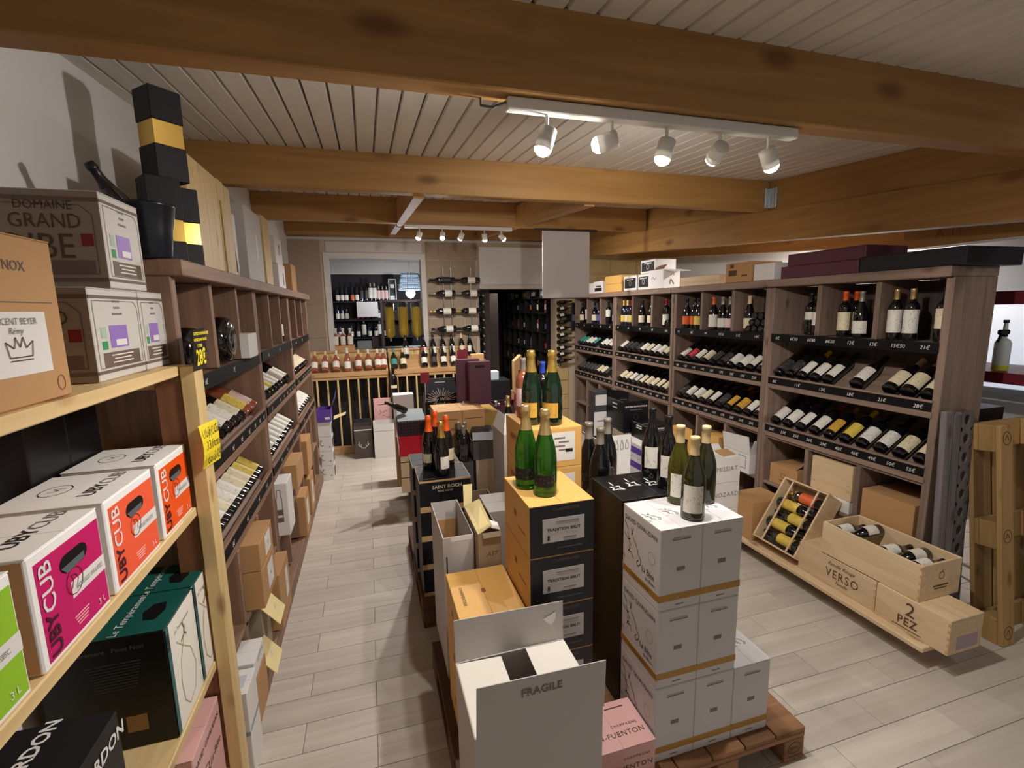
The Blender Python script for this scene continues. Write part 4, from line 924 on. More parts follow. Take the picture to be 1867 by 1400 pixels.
# narrow carton with raised lid, white open carton
t = open_carton('open_carton', 'narrow kraft carton with a folded pale lid beside the champagne stack', 'carton', .405, .508, 1.935, 2.26, .40, .872, CARDG, CARDIN, floor_z=.25)
h, hx, hy = t['h'], t['hx'], t['hy']
flap(t, (-hx, hy, h), (-hx, -hy, h), (hx*.25, -hy, h+.035), (hx*.3, hy*.6, h+.055), CARDI, 'side_flap')
flap(t, (-hx, hy, h), (-.01, hy, h), (0, hy+.03, h+.10), (-hx+.005, hy+.03, h+.10), CARDI, 'back_flap')
flap(t, (-hx+.02, -hy, h), (hx, -hy, h), (hx, -hy-.012, h-.018), (-hx+.022, -hy-.012, h-.018), CARDG, 'front_flap')
part('torn_paper', MB().add([(.0, -hy+.01, h+.02), (.05, -hy+.0, h+.008), (.05, -hy+.05, h+.02), (.015, -hy+.07, h+.03)], [(0, 1, 2, 3)]), WCARD, t)
text(t, 'AST', (.01, -hy, h-.10), 'front', .03, TAUPE, shear=.3); rect(t, (-hx, -.06, h-.17), 'west', .012, .03, TAUPE, 'mark')
carton('kraft_carton', 'kraft carton under the narrow carton with the folded lid', 'carton', .40, .508, 1.935, 2.26, ZP, .398, CARDG, seam='x')
t = open_carton('open_carton', 'white open carton with torn front edge left of the narrow carton', 'carton', .258, .398, 2.00, 2.42, ZP, .845, GWCARD, CARDIN, floor_z=.40)
h, hx, hy = t['h'], t['hx'], t['hy']
rect(t, (.015, -hy, h-.012), 'front', .10, .020, WCARD, 'torn_edge'); rect(t, (-.055, -hy, h-.15), 'front', .005, .12, BLK, 'torn_slit')
part('inner_liner', MB().box(-hx+.006, hx-.006, hy-.010, hy-.005, .40, h-.10), CARD, t)

# black cartons with tan edges
def roch(label, x0, x1, y0, y1, z0, z1):
    t = carton('black_carton', label, 'carton', x0, x1, y0, y1, z0, z1, BLKM, 'black cartons with tan edges', seam='x')
    hx, hy, h = t['hx'], t['hy'], t['h']; tan = plain('tan_edge', (196, 160, 112), .6); e = MB()
    for s in (-1, 1):
        e.cbox(s*hx-.0015, s*hx+.0015, -hy, hy, h-.004, h+.0012, .0005); e.cbox(-hx, hx, s*hy-.002, s*hy+.0015, h-.010, h+.0012, .0005); e.cbox(-hx, hx, s*hy-.0015, s*hy+.0015, .0, .022, .0005)
    part('tan_edging', e, tan, t)
    text(t, 'SAINT ROCH', (.01, -hy-.0015, h*.76), 'front', .030, SILV, bold=.0004); text(t, 'RENÉ VIGNES', (.0, -hy-.0015, h*.62), 'front', .015, SILV)
    rect(t, (.0, -hy-.001, h*.38), 'front', .07, .07, BLK, 'emblem'); strokes(t, (0, -hy-.003, h*.40), 'front', [[(.016*math.cos(a*.5236), .016*math.sin(a*.5236)) for a in range(13)], [(-.008, -.008), (.006, .006), (.012, -.012)]], .0016, GRYC, 'emblem')
    rect(t, (-.09, -hy+.03, h+.0015), 'top', .06, .010, TAUPE, 'print'); return t
LV = ['lowest', 'second', 'third', 'top']
for k in range(4): roch(f'black carton with tan edges, {LV[k]} layer of the near stack', .225, .528, 2.69, 2.975, ZP+.1808*k, ZP+.1808*(k+1)-.0016)
for k in range(4): roch(f'black carton with tan edges, {LV[k]} layer of the stack just behind', .212, .515, 2.982, 3.262, ZP+.1808*k, ZP+.1808*(k+1)-.0016)
zr = ZP+.1808*4+.001
bottle(CH, (.375, 2.775, zr), 'gold-capped dark sparkling bottle nearest the front on black cartons', 'sparkling bottles on the black cartons', (0, 0, 1), (.4, -1, 0), G_DARK, L_WHT, GOLDF, 1.0, 40, (.045, .12))
bottle(CH, (.318, 2.92, zr), 'left orange-capped dark sparkling bottle on black cartons', 'sparkling bottles on the black cartons', (0, 0, 1), (-.6, -1, 0), G_DARK, L_CRM, ORGF, 1.03, 40, (.045, .10))
bottle(CH, (.375, 3.04, zr), 'middle orange-capped dark sparkling bottle on black cartons', 'sparkling bottles on the black cartons', (0, 0, 1), (-.6, -1, 0), G_DARK, L_CRM, ORGF, 1.03, 40)
bottle(CH, (.430, 2.93, zr), 'right orange-capped dark bottle behind the gold-capped one', 'sparkling bottles on the black cartons', (0, 0, 1), (.6, -1, 0), G_DARK, L_CRM, ORGF, 1.0, 40)

# white and black cartons with the beast drawing
BEAST = [[(-.085, .055), (-.055, .030)], [(-.035, .045), (-.028, .015), (-.020, .050)], [(-.085, .005), (-.055, -.012), (-.040, -.004)], [(-.05, -.03), (-.04, -.045), (-.055, -.06), (-.03, -.055), (-.015, -.075)], [(-.02, .01), (.01, -.02), (.02, -.045), (.038, -.055), (.034, -.075), (.018, -.088), (.008, -.078), (.02, -.062)], [(-.10, -.085), (-.075, -.095)], [(-.06, .015), (-.045, -.02), (-.03, -.03)]]
def giv(label, x0, y0, z0, black=False, h=.311, left=False, x1=None):
    x1 = x1 or x0+.1745; y1 = y0+(.283 if black else .253)
    t = carton('wine_carton', label, 'carton', x0, x1, y0, y1, z0, z0+h, BLK if black else plain('cool_white_card', (206, 201, 200), .55), 'black beast cartons' if black else 'white beast cartons', seam='y')
    hx, hy = t['hx'], t['hy']
    for s in (-1, 1):
        strokes(t, (s*hx*.5, .01*s, h), 'top', [[(a*.42, b*.42) for a, b in ln] for ln in BEAST] if not black else [[(-.028, -.02), (-.012, .0), (-.022, .022), (.0, .012), (.022, .02), (.016, -.004), (.03, -.024), (.002, -.014), (-.028, -.02)], [(.0, .03), (.0, .07)]], .0030 if not black else .006, INKG if not black else WCARD, 'beast_sketch')
    if black: rect(t, (0, -hy+.001, h), 'top', hx*2, .002, GRYC, 'edge_wear'); rect(t, (-hx+.001, 0, h), 'top', .002, hy*2, GRYC, 'edge_wear')
    if not black:
        part('gold_band', MB().box(-hx-.0006, hx+.0006, -hy-.0006, hy+.0006, .036, .062), GOLDB, t)
        rect(t, (.0, -hy, h*.50), 'front', .034, .016, INKG, 'barcode_print'); rect(t, (0, -hy, h*.86), 'front', .075, .004, INKG, 'small_print'); text(t, 'Product of France', (0, -hy, h*.885), 'front', .010, INKG); rect(t, (0, -hy, .018), 'front', .035, .004, INKG, 'small_print')
        if left:
            text(t, 'DAVID GIVAUDAN', (-hx, .0, h*.86), 'west', .026, INK); strokes(t, (-hx, .03, h*.62), 'west', [[(a, b) for a, b in ln] for ln in BEAST], .0032, INK, 'beast_sketch')
            strokes(t, (-hx, -.075, h*.58), 'west', [[(.022*math.cos(a*.5236), .024*math.sin(a*.5236)) for a in range(13)]], .0014, INKG, 'seal'); text(t, 'La Bête', (-hx, -.055, h*.36), 'west', .034, INK, sx=.8); text(t, 'du Blanc', (-hx, -.07, h*.27), 'west', .019, INK)
            text(t, 'COTES DU RHONE', (-hx-.0008, .0, .049), 'west', .015, INKB)
    return t
GX, GY = .9285, 1.347
for k in range(3):
    nm = ['bottom', 'middle', 'top'][k]
    giv(f'white carton with beast drawing and gold band, {nm} left of the front stack', GX, GY, ZP+.3115*k, left=True); giv(f'white carton with gold band, {nm} right of the front stack', GX+.1755, GY, ZP+.3115*k)
giv('single white carton with gold band at the pallet corner', GX+.352, GY, ZP)
ng = 0
for k in range(3):
    nm = ['bottom', 'middle', 'top'][k]
    giv(f'black carton, {nm} left of the stack behind the white cartons', .9365, 1.620, ZP+.3115*k, True); giv(f'black carton, {nm} right of the stack behind the white cartons', .9365+.1755, 1.620, ZP+.3115*k, True)
zg = ZP+.3115*2+.311+.001
bottle(BU, (1.100, 1.405, zg), 'front pale-capped white wine bottle with round seal on white cartons', 'pale-capped white wine bottles', (0, 0, 1), (-.75, -1, 0), G_OLIV, L_WHT, CREAMF, 1.03, 50, (.03, .13))
bottle(BU, (1.140, 1.545, zg), 'left pale-capped white wine bottle with back label on white cartons', 'pale-capped white wine bottles', (0, 0, 1), (-.35, -1, 0), G_OLV2, L_WHT, CREAMF, 1.05, 60, (.03, .12))
bottle(BU, (1.240, 1.52, zg), 'rear pale-capped white wine bottle half hidden by the front one', 'pale-capped white wine bottles', (0, 0, 1), (-.2, -1, 0), G_OLIV, None, CREAMF, 1.03)
bottle(BU, (1.194, 1.70, zg), 'right dark bottle with back label on the black cartons', 'dark bottles on the black cartons', (0, 0, 1), (-.55, -1, 0), G_DARK, L_WHT, BLKF, 1.05, 45, (.05, .14))
bottle(BU, (1.196, 1.825, zg), 'left dark bottle with back label on the black cartons', 'dark bottles on the black cartons', (0, 0, 1), (-.55, -1, 0), G_DARK, L_WHT, BLKF, 1.08, 45, (.05, .14))
for k, (z0, z1) in enumerate(((ZP, .40), (.401, .66), (.661, .92))):
    carton('kraft_carton', f'kraft carton, {["bottom", "middle", "top"][k]} of the stack behind the black beast cartons', 'carton', .94, 1.25, 1.93, 2.22, z0, z1, CARDY, 'kraft stack behind the black cartons', seam='x')
bottle(BU, (1.022, 1.99, .921), 'right grey-capped dark bottle behind the black cartons', 'grey-capped bottles', (0, 0, 1), (-.8, -1, 0), G_DARK, L_DRK, GREYF, 1.24, 60, (.03, .10))
bottle(BU, (1.016, 2.10, .921), 'left grey-capped dark bottle behind the black cartons', 'grey-capped bottles', (0, 0, 1), (-.8, -1, 0), G_DARK, L_DRK, GREYF, 1.24, 60, (.03, .10))
bottle(BU, (1.145, 2.15, .921), 'rear grey-capped dark bottle behind the black cartons', 'grey-capped bottles', (0, 0, 1), (-.8, -1, 0), G_DARK, L_DRK, GREYF, 1.24, 60, (.03, .10))
t = carton('pink_carton', 'pink champagne carton with dark lettering beside the white cartons', 'carton', .655, .922, 1.325, 1.528, ZP, .275, PINK, seam='y')
text(t, 'BARON-FUENTON', (.118, -.045, t['h']), 'top', .030, INKB, 'RIGHT', spacing=1.15); text(t, 'CHAMPAGNE', (.105, -.010, t['h']), 'top', .015, INKB, 'RIGHT', spacing=1.3); rect(t, (.05, .07, t['h']), 'top', .08, .005, INKB, 'small_print')
text(t, 'BARON-FUENTON', (.122, -t['hy'], .045), 'front', .030, INKB, 'RIGHT', spacing=1.15); text(t, 'CHAMPAGNE', (.11, -t['hy'], .085), 'front', .015, INKB, 'RIGHT', spacing=1.3)

# ------------------------------------------------------------------ middle distance, right of the island
t = open_carton('open_carton', 'tall white open carton printed with small bottles right of grey-capped bottles', 'carton', 1.47, 1.645, 2.76, 3.02, .001, .88, WCARD, CARDIN, floor_z=.6)
h, hx, hy = t['h'], t['hx'], t['hy']
flap(t, (-hx, -hy, h), (hx, -hy, h), (hx, -hy-.004, h+.125), (-hx, -hy-.004, h+.125), WCARD, 'front_flap')
flap(t, (-hx, hy, h), (-hx, -hy, h), (-hx-.06, -hy, h+.10), (-hx-.06, hy, h+.10), WCARD, 'side_flap'); flap(t, (hx, -hy, h), (hx, hy, h), (hx+.01, hy, h+.10), (hx+.01, -hy, h+.10), CARDG, 'side_flap')
for i in range(4):
    strokes(t, (-.058+.038*i, -hy-.006, h+.06), 'front', [[(-.004, .035), (-.004, .015), (-.010, .005), (-.010, -.03), (.010, -.03), (.010, .005), (.004, .015), (.004, .035)]], .003, INKG, 'bottle_drawing')
t = carton('dark_carton', 'tall dark grey carton with white paper labels behind the open white carton', 'carton', 1.69, 1.80, 3.37, 3.50, .001, 1.19, GRYC, seam='x')
rect(t, (0, -t['hy'], 1.12), 'front', .12, .085, WCARD, 'paper_label'); rect(t, (0, -t['hy'], .93), 'front', .14, .19, WCARD, 'paper_label'); rect(t, (0, -t['hy']-.001, .95), 'front', .08, .01, INKG, 'small_print')
def black_case(label, x0, x1, y0, y1, z0, z1, op=False):
    t = carton('black_carton', label, 'carton', x0, x1, y0, y1, z0, z1, BLK, 'black lettered cartons', seam='x')
    hx, hy, h = t['hx'], t['hy'], t['h']
    text(t, 'CHÂTEAU DE FONTENILLE', (.0, -hy, h*.80), 'front', .0155, WCARD, bold=.0004); rect(t, (0, -hy, h*.68), 'front', hx*.9, .004, INKG, 'small_print'); rect(t, (0, -hy, h*.13), 'front', .03, .005, INKG, 'small_print'); strokes(t, (0, -hy, h*.42), 'front', [[(.02*math.cos(a*.5236), .02*math.sin(a*.5236)) for a in range(13)]], .002, GRYC, 'emblem')
    for zz in (.84, .70): rect(t, (-hx, .0, h*zz), 'west', .07, .009, WCARD, 'small_print')
    rect(t, (-.05, -hy*.3, h), 'top', .08, .012, INKG, 'print')
    if op: flap(t, (-hx, hy, h), (-hx*.2, -hy*.4, h), (-hx*.1, -hy*.3, h+.055), (-hx, hy, h+.06), BLK)
    return t
black_case('upper black carton with white lettering, lid ajar, of two stacked', 1.78, 1.995, 3.10, 3.36, .945, 1.15, True)
black_case('lower black carton with white lettering under the other', 1.785, 2.0, 3.10, 3.36, .742, .944)
carton('kraft_carton', 'kraft carton under the stacked black cartons', 'carton', 1.78, 2.0, 3.10, 3.36, .001, .741, CARD, seam='x')
black_case('small black carton with white lettering on the purple-striped cartons', 1.82, 2.02, 2.84, 3.05, .904, 1.02)
for k in range(5):
    z0 = .001 if k == 0 else .485+.105*(k-1)
    z1 = .483 if k == 0 else .485+.105*k-.002
    t = carton('striped_carton', f'white carton with purple band, {["base of the pile", "fourth from the top", "third from the top", "second from the top", "topmost of its pile"][k]}', 'carton', 1.74, 2.03, 2.72, 3.06, z0, z1, WCARD, 'white cartons with purple bands', seam='x')
    for f_, p_, wd in (('front', (0, -t['hy'], t['h']-.048), .289), ('west', (-t['hx'], 0, t['h']-.048), .339)):
        rect(t, p_, f_, wd, .044, PURP, 'purple_band')
        q = Vector(p_); q = q+(Vector((0, -.001, 0)) if f_ == 'front' else Vector((-.001, 0, 0))); text(t, 'Ménetou', q+Vector((0, 0, .005)), f_, .020, LILAC, bold=.0006); text(t, 'Salon', q-Vector((0, 0, .013)), f_, .013, LILAC)
    if k == 4: t.location.z = t.location.z
for k, (z0, z1) in enumerate(((.131, .335), (.337, .54), (.542, .735))):
    t = carton('white_carton', f'white lettered carton, {["lowest", "middle", "topmost"][k]} of three in front of the third right shelf', 'carton', 2.30, 2.60, 2.80, 3.02, z0, z1, WCARD, 'white lettered cartons', seam='x')
    s_ = ['M', 'NOZARD', 'MISSIAT'][k]; text(t, s_, (.03, -t['hy'], t['h']*.55), 'front', .05, INKG, spacing=1.1)
    if k == 2:
        flap(t, (-.15, .02, t['h']), (.10, .02, t['h']), (.12, .10, t['h']+.045), (-.12, .11, t['h']+.05), WCARD); flap(t, (.02, -.08, t['h']), (.15, -.06, t['h']), (.14, .03, t['h']+.02), (.03, .03, t['h']+.02), CARD)
carton('kraft_carton', 'kraft carton on the floor under the three white lettered cartons', 'carton', 2.31, 2.59, 2.80, 3.02, .001, .130, CARD, seam='x')
t = carton('kraft_carton', 'pine-coloured open-topped carton behind the pale-capped bottles', 'carton', 2.10, 2.28, 2.95, 3.12, .001, .93, CARDY, seam='x')
bottle(BU, (2.15, 2.86, .55), 'dark bottle standing beside the pine-coloured carton', None, (0, 0, 1), (-1, -1, 0), G_DARK, L_DRK, BLKF, 1.15)
t = thing('display_box', 'dark stand behind the pine-coloured carton bottle', 'box', (2.15, 2.86, .001)); part('body', MB().cbox(-.05, .05, -.05, .05, 0, .547, .003), BLKM, t)
# contents of the right cubbies
def RC(name, lab, y0, y1, z0, z1, mat, x0=2.99, x1=3.26, **k): return carton(name, lab, k.pop('cat', 'carton'), x0, x1, y0, y1, z0, z1, mat, **k)
t = RC('kraft_carton', 'kraft carton with emblem in the upper far cubby of nearest right shelf', 2.64, 2.89, ZC, .62, CARD, 2.97, group='cartons in the right cubbies', seam='y'); strokes(t, (-t['hx'], .0, .08), 'west', [[(-.02, .02), (.02, .02), (.015, -.01), (-.015, -.01), (-.02, .02)]], .003, INKB, 'emblem'); rect(t, (-t['hx'], 0, .045), 'west', .06, .006, INKB, 'small_print'); flap(t, (-.13, -.10, .156), (.10, -.02, .156), (.08, .0, .185), (-.10, -.12, .19), CARDG)
t = RC('wooden_wine_case', 'pine wine case in the middle upper cubby of nearest right shelf', 2.22, 2.52, .555, .79, W_CRATE, 2.96, cat='crate', group='cartons in the right cubbies', seam='y')
for q in (-.13, .13):
    for zz in (.06, .10, .14, .18): rect(t, (-t['hx'], q, zz), 'west', .03, .012, W_PINE, 'box_joint')
t = RC('white_carton', 'white carton under the pine wine case in the nearest right shelf', 2.225, 2.51, ZC, .553, WCARD, 2.96, group='cartons in the right cubbies', seam='y'); rect(t, (-t['hx'], 0, .045), 'west', .12, .010, INKG, 'small_print')
t = RC('kraft_carton', 'old kraft carton behind the wooden wine crates in nearest right shelf', 1.84, 2.15, ZC, .68, CARD, 2.96, group='cartons in the right cubbies', seam='y')
t = RC('white_carton', 'white carton standing in the lower cubby of nearest right shelf', 2.24, 2.50, .105, .42, WCARD, group='cartons in the right cubbies', seam='y')
t = open_carton('open_carton', 'white open carton with raised flaps in the near cubby of second right shelf', 'carton', 2.93, 3.25, 3.06, 3.36, ZC, .63, WCARD, CARDIN)
flap(t, (-.16, -.15, .166), (-.16, .15, .166), (-.18, .15, .30), (-.18, -.15, .32), WCARD); flap(t, (-.16, -.15, .166), (.0, -.15, .166), (.0, -.17, .28), (-.15, -.18, .29), WCARD); strokes(t, (-.16, -.07, .09), 'west', [[(-.04, -.05), (.04, -.05), (.04, .05), (-.04, .05), (-.04, -.05)]], .004, INK, 'print')
t = RC('kraft_carton', 'kraft carton in the middle cubby of second right shelf', 3.50, 3.74, ZC, .66, CARDY, group='cartons in the right cubbies', seam='y')
for k, (yy, zz) in enumerate(((3.45, ZC), (3.88, ZC), (3.97, ZC), (5.55, ZC), (5.85, ZC), (6.25, ZC), (5.95, .102), (6.2, .102))):
    bottle(BU, (XR+.03, yy, zz+.0435), f'dark bottle lying base outward in a right cubby, {ORD[k+1]} from the near end', 'bottles lying in the right cubbies', (1, 0, .01), (-.2, 0, 1), G_DARK, L_WHT, BLKF)

# ------------------------------------------------------------------ display plank and wooden crates on the right
t = thing('display_plank', 'pale pine plank along the foot of the nearest right shelf', 'plank', (2.62, 2.25, 0)); part('plank', MB().cbox(-.055, .325, -.765, .93, .100, .128, .004), W_CRATE, t)
for yy in (-.60, .1, .78): part('bearer', MB().cbox(.19, .30, yy, yy+.06, .001, .099, .003), W_PALD, t)
def crate(t, W, Lh, H, th=.012, mat=W_CRATE, top=None):
    part('front_board', MB().cbox(0, th, 0, Lh, 0, H, .002), mat, t); part('back_board', MB().cbox(W-th, W, 0, Lh, 0, H, .002), mat, t)
    part('end_board', MB().cbox(th, W-th, 0, th, 0, H, .002), mat, t); part('end_board', MB().cbox(th, W-th, Lh-th, Lh, 0, H, .002), mat, t)
    part('bottom_board', MB().cbox(th, W-th, th, Lh-th, 0, .01, .002), mat, t)
    if top: part('lid_board', MB().cbox(0, W, 0, Lh, H+.0004, H+.010, .002), mat, t)
    j = MB()
    for k in range(5): j.box(-.0006, 0, 0, .010, H*(k+.3)/5, H*(k+.75)/5)
    part('finger_joint', j, W_PINEX, t)
t = thing('wine_crate', 'wooden wine crate lettered VERSO on the display plank', 'crate', (2.625, 1.775, .1285), 0, 'wooden wine crates'); crate(t, .225, .50, .172, top=True)
text(t, 'VERSO', (-.0005, .20, .085), 'west', .075, INKB, spacing=1.15, sx=.85); text(t, 'Famille Rouge', (-.0005, .21, .145), 'west', .03, INKB, shear=.4); text(t, 'Famille', (-.0005, .20, .04), 'west', .028, INKB, shear=.4)
t = thing('wine_crate', 'wooden wine crate lettered 2 PEZ at the plank’s near end', 'crate', (2.615, 1.41, .1285), 0, 'wooden wine crates'); crate(t, .235, .355, .178, top=True)
text(t, '2', (-.0005, .18, .125), 'west', .105, INKB); text(t, 'PEZ', (-.0005, .19, .055), 'west', .062, INKB, spacing=1.1, bold=.001, sx=.9); rect(t, (-.0005, .19, .018), 'west', .14, .004, INKB, 'small_print')
rect(t, (.13, -.0005, .055), 'front', .15, .07, plain('lilac_grey_label', (170, 150, 160), .6), 'paper_label')
t = thing('wine_crate', 'open wooden crate of white-labelled bottles on top of the lettered crates', 'crate', (2.625, 1.565, .318), 0, 'wooden wine crates'); crate(t, .295, .56, .198)
strokes(t, (.15, -.0006, .125), 'front', [[(.018*math.cos(a*.5236), .02*math.sin(a*.5236)) for a in range(13)], [(0, .02), (.01, .03)]], .003, INKB, 'emblem'); rect(t, (.15, -.0006, .07), 'front', .11, .008, INKB, 'small_print'); rect(t, (.15, -.0006, .055), 'front', .09, .006, INKB, 'small_print')
for k, (yy, dz, lb, fl_) in enumerate(((2.07, .05, 'first', 1), (1.985, .065, 'second', -1), (1.80, .05, 'third', 1), (1.725, .045, 'fourth', -1), (1.635, .05, 'fifth', 1))):
    bottle(BU, (2.645 if fl_ > 0 else 2.905, yy, .318+.095+dz), f'white-labelled bottle lying in the open crate, {lb} from the far end', 'bottles in the open crate', (fl_, .0, .0), (-.35*fl_, -.2, 1), G_DARK, L_WHT, BLKF, .86, 75, (.05, .15))
# tilted crate
tc = thing('wine_crate', 'tilted wooden crate showing yellow-labelled bottles, leaning on the shelf', 'crate', (2.578, 2.27, .200), 0, 'wooden wine crates')
vx, vw = Vector((.536, 0, .844)), Vector((.844, 0, -.536))
Mx = Matrix((vw, Vector((0, 1, 0)), vx)).transposed().to_4x4(); Mx.translation = Vector((2.578, 2.27, .200)); tc.matrix_world = Mx
# local: x = depth into crate, y along room, z up the slope
Hh, Ww, Dd = .485, .355, .145
part('side_board', MB().cbox(0, Dd, 0, Ww, 0, .012, .002), W_CRATE, tc); part('side_board', MB().cbox(0, Dd, 0, Ww, Hh-.012, Hh, .002), W_CRATE, tc)
part('end_board', MB().cbox(0, Dd, 0, .012, .012, Hh-.012, .002), W_CRATE, tc); part('end_board', MB().cbox(0, Dd, Ww-.012, Ww, .012, Hh-.012, .002), W_CRATE, tc)
part('back_board', MB().cbox(Dd-.010, Dd, .012, Ww-.012, .012, Hh-.012, .002), W_CRATE, tc)
for yy in (.072, .272): part('retaining_slat', MB().cbox(.004, .014, yy, yy+.012, .012, Hh-.012, .002), W_CRATE, tc)
def intilt(x, y, z): return Mx @ Vector((x, y, z))
for k, (zz, fl_, lb) in enumerate(((.075, 1, 'lowest'), (.155, -1, 'second from the bottom'), (.235, 1, 'middle'), (.310, -1, 'second from the top'), (.395, 1, 'topmost'))):
    a = intilt(.053, .022 if fl_ > 0 else .333, zz)
    bottle(BO, a, f'yellow-labelled bottle in the tilted crate, {lb}', 'yellow-labelled bottles in the tilted crate', (0, fl_, 0), -vw, G_DARK, L_YEL if k < 4 else L_ORG, BLKF if k < 4 else GOLDF, 1.0, 75, (.05, .17))
for k, (zz, fl_) in enumerate(((.045, -1), (.200, -1), (.345, 1))):
    a = intilt(.094, .022 if fl_ > 0 else .333, zz)
    bottle(BO, a, f'dark bottle deeper in the tilted crate, {["low", "middle", "high"][k]} in the back layer', 'dark bottles deep in the tilted crate', (0, fl_, 0), -vw, G_DARK, L_DRK, BLKF, 1.0)
carton('kraft_carton', 'kraft carton on the plank left of the tilted crate', 'carton', 2.60, 2.90, 2.66, 2.90, .1285, .42, CARD, seam='x')
# upright pallet and riddling board
up_ = thing('pallet', 'yellowish wooden pallet standing upright at the right edge', 'pallet', (3.145, 1.478, .0))
Mu = Matrix.Rotation(R(-6.8), 4, 'X'); Mu.translation = Vector((3.160, 1.470, .002)); up_.matrix_world = Mu
W_, H_ = .80, 1.20
for x in (0, .35, .70): part('bottom_board', MB().cbox(x, x+.10, 0, .022, 0, H_, .003), W_PALU, up_)
for z in (0, .5275, 1.055):
    for x in (0, .35, .70): part('block', MB().cbox(x, x+.10, .0225, .0995, z, z+.145, .004), W_PALU, up_)
    part('cross_board', MB().cbox(0, W_, .100, .1215, z, z+.145, .003), W_PALU, up_)
for i in range(5): part('deck_board', MB().cbox(i*.16375, i*.16375+.145, .122, .144, 0, H_, .003), W_PALU, up_)
for z in (.07, .60, 1.13): strokes(up_, (.05, 0, z), 'front', [[(.032*math.cos(a*.5236), .036*math.sin(a*.5236)) for a in range(13)], [(-.016, -.012), (.0, .016), (.016, -.012)]], .004, INKB, 'stamp')
rd = thing('riddling_board', 'weathered grey bottle riddling board with round holes by the shelf end', 'rack', (2.93, 1.652, 0))
Mr = Matrix.Rotation(R(-2.6), 4, 'X'); Mr.translation = Vector((2.935, 1.672, .003)); rd.matrix_world = Mr
for i in range(2):
    x0 = i*.064
    part('board', MB().cbox(x0+.002, x0+.062, 0, .03, 0, 1.26-.02*i, .003), W_GREY, rd)
hb = MB(); x0 = .116; hr = .024; zz = 0; rowh = .105
# board with real holes
for k in range(12):
    zc = .05+k*rowh
    ring = [(x0+.052+hr*math.cos(a*math.pi/6), zc+hr*1.25*math.sin(a*math.pi/6)) for a in range(12)]
    sq = []
    for a in range(12):
        c_, s_ = math.cos(a*math.pi/6), math.sin(a*math.pi/6); m_ = max(abs(c_), abs(s_)); sq.append((x0+.052+.050*c_/m_, zc+rowh/2*s_/m_))
    for y in (0, .03):
        vs = [(a, y, b) for a, b in ring]+[(a, y, b) for a, b in sq]
        fs = [(i, (i+1) % 12, 12+(i+1) % 12, 12+i) for i in range(12)]
        hb.add(vs, fs)
    hb.add([(a, 0, b) for a, b in ring]+[(a, .03, b) for a, b in ring], [(i, (i+1) % 12, 12+(i+1) % 12, 12+i) for i in range(12)])
hb.box(x0+.002, x0+.004, 0, .03, 0, 1.25); hb.box(x0+.101, x0+.103, 0, .03, 0, 1.25)
part('holed_board', hb, W_GREY, rd)

# ------------------------------------------------------------------ on top of the right shelves
def RT(name, lab, y0, y1, h, mat, x0=2.925, x1=3.22, z=ZT, **k): return carton(name, lab, k.pop('cat', 'carton'), x0, x1, y0, y1, z, z+h, mat, **k)
RT('flat_case', 'lower burgundy flat case on the nearest right shelf', 2.29, 2.875, .083, BURG, 2.93, 3.30, group='burgundy flat cases', seam='y')
RT('flat_case', 'upper burgundy flat case on the nearest right shelf', 2.255, 2.825, .083, BURG, 2.935, 3.29, ZT+.084, group='burgundy flat cases', seam='y')
RT('flat_case', 'long black flat case at the near end on top of right shelf', 1.725, 2.28, .095, plain('navy_black_card', (26, 26, 36), .35), 2.93, 3.37, seam='y')
t = RT('white_carton', 'white carton with one flap next to the burgundy cases', 2.935, 3.13, .125, WCARD, seam='y')
t = RT('kraft_carton', 'kraft carton with printed side on second right shelf', 3.15, 3.43, .155, CARD, 2.915, seam='y'); rect(t, (-t['hx'], .06, .075), 'west', .09, .045, INKB, 'print'); rect(t, (-t['hx'], .07, .13), 'west', .04, .03, INKB, 'print'); rect(t, (-t['hx'], -.07, .05), 'west', .06, .012, INKB, 'small_print')
t = RT('wooden_wine_case', 'long pine wine case lying on second right shelf', 3.52, 4.06, .085, W_CRATE, cat='crate', seam='y'); rect(t, (0, -t['hy'], .04), 'front', .05, .04, INKB, 'print')
t = open_carton('open_carton', 'white carton with open flap and figure print on third right shelf', 'carton', 2.90, 3.10, 4.31, 4.57, ZT, ZT+.19, WCARD, CARDIN)
flap(t, (.10, -.13, .19), (-.10, -.13, .19), (-.10, -.30, .155), (.10, -.30, .165), WCARD); flap(t, (-.10, -.13, .19), (-.10, .13, .19), (-.02, .10, .235), (-.02, -.08, .24), CARDIN)
strokes(t, (.0, -.131, .09), 'front', [[(-.02, -.05), (-.01, .0), (.01, -.02), (.03, -.05)], [(-.01, .04), (.0, .05)], [(.02, .04), (.03, .05)]], .012, INKG, 'figure_print'); strokes(t, (-.10, .02, .10), 'west', [[(-.06, 0), (-.03, .02), (0, -.01), (.03, .02)]], .006, LILAC, 'script_print')
def caps(lab, y0, y1, z=ZT):
    t = RT('white_carton', lab, y0, y1, .165 if z < 2.1 else .14, WCARD, 2.91, 3.16, z, group='white cartons with black print on third right shelf', seam='y')
    rect(t, (-t['hx'], 0, t['h']*.5), 'west', (y1-y0)*.86, t['h']*.68, INK, 'black_print'); strokes(t, (-t['hx']-.001, 0, t['h']*.5), 'west', [[(.022*math.cos(a*.5236), .026*math.sin(a*.5236)) for a in range(13)]], .005, WCARD, 'emblem'); rect(t, (-t['hx']-.001, 0, t['h']*.74), 'west', .14, .010, WCARD, 'small_print'); return t
caps('lower left white carton with black emblem print on third right shelf', 4.83, 5.11); caps('lower middle white carton with black emblem print, behind the open carton', 4.58, 4.80)
caps('upper white carton with black emblem print on third right shelf', 4.47, 4.75, ZT+.1675)
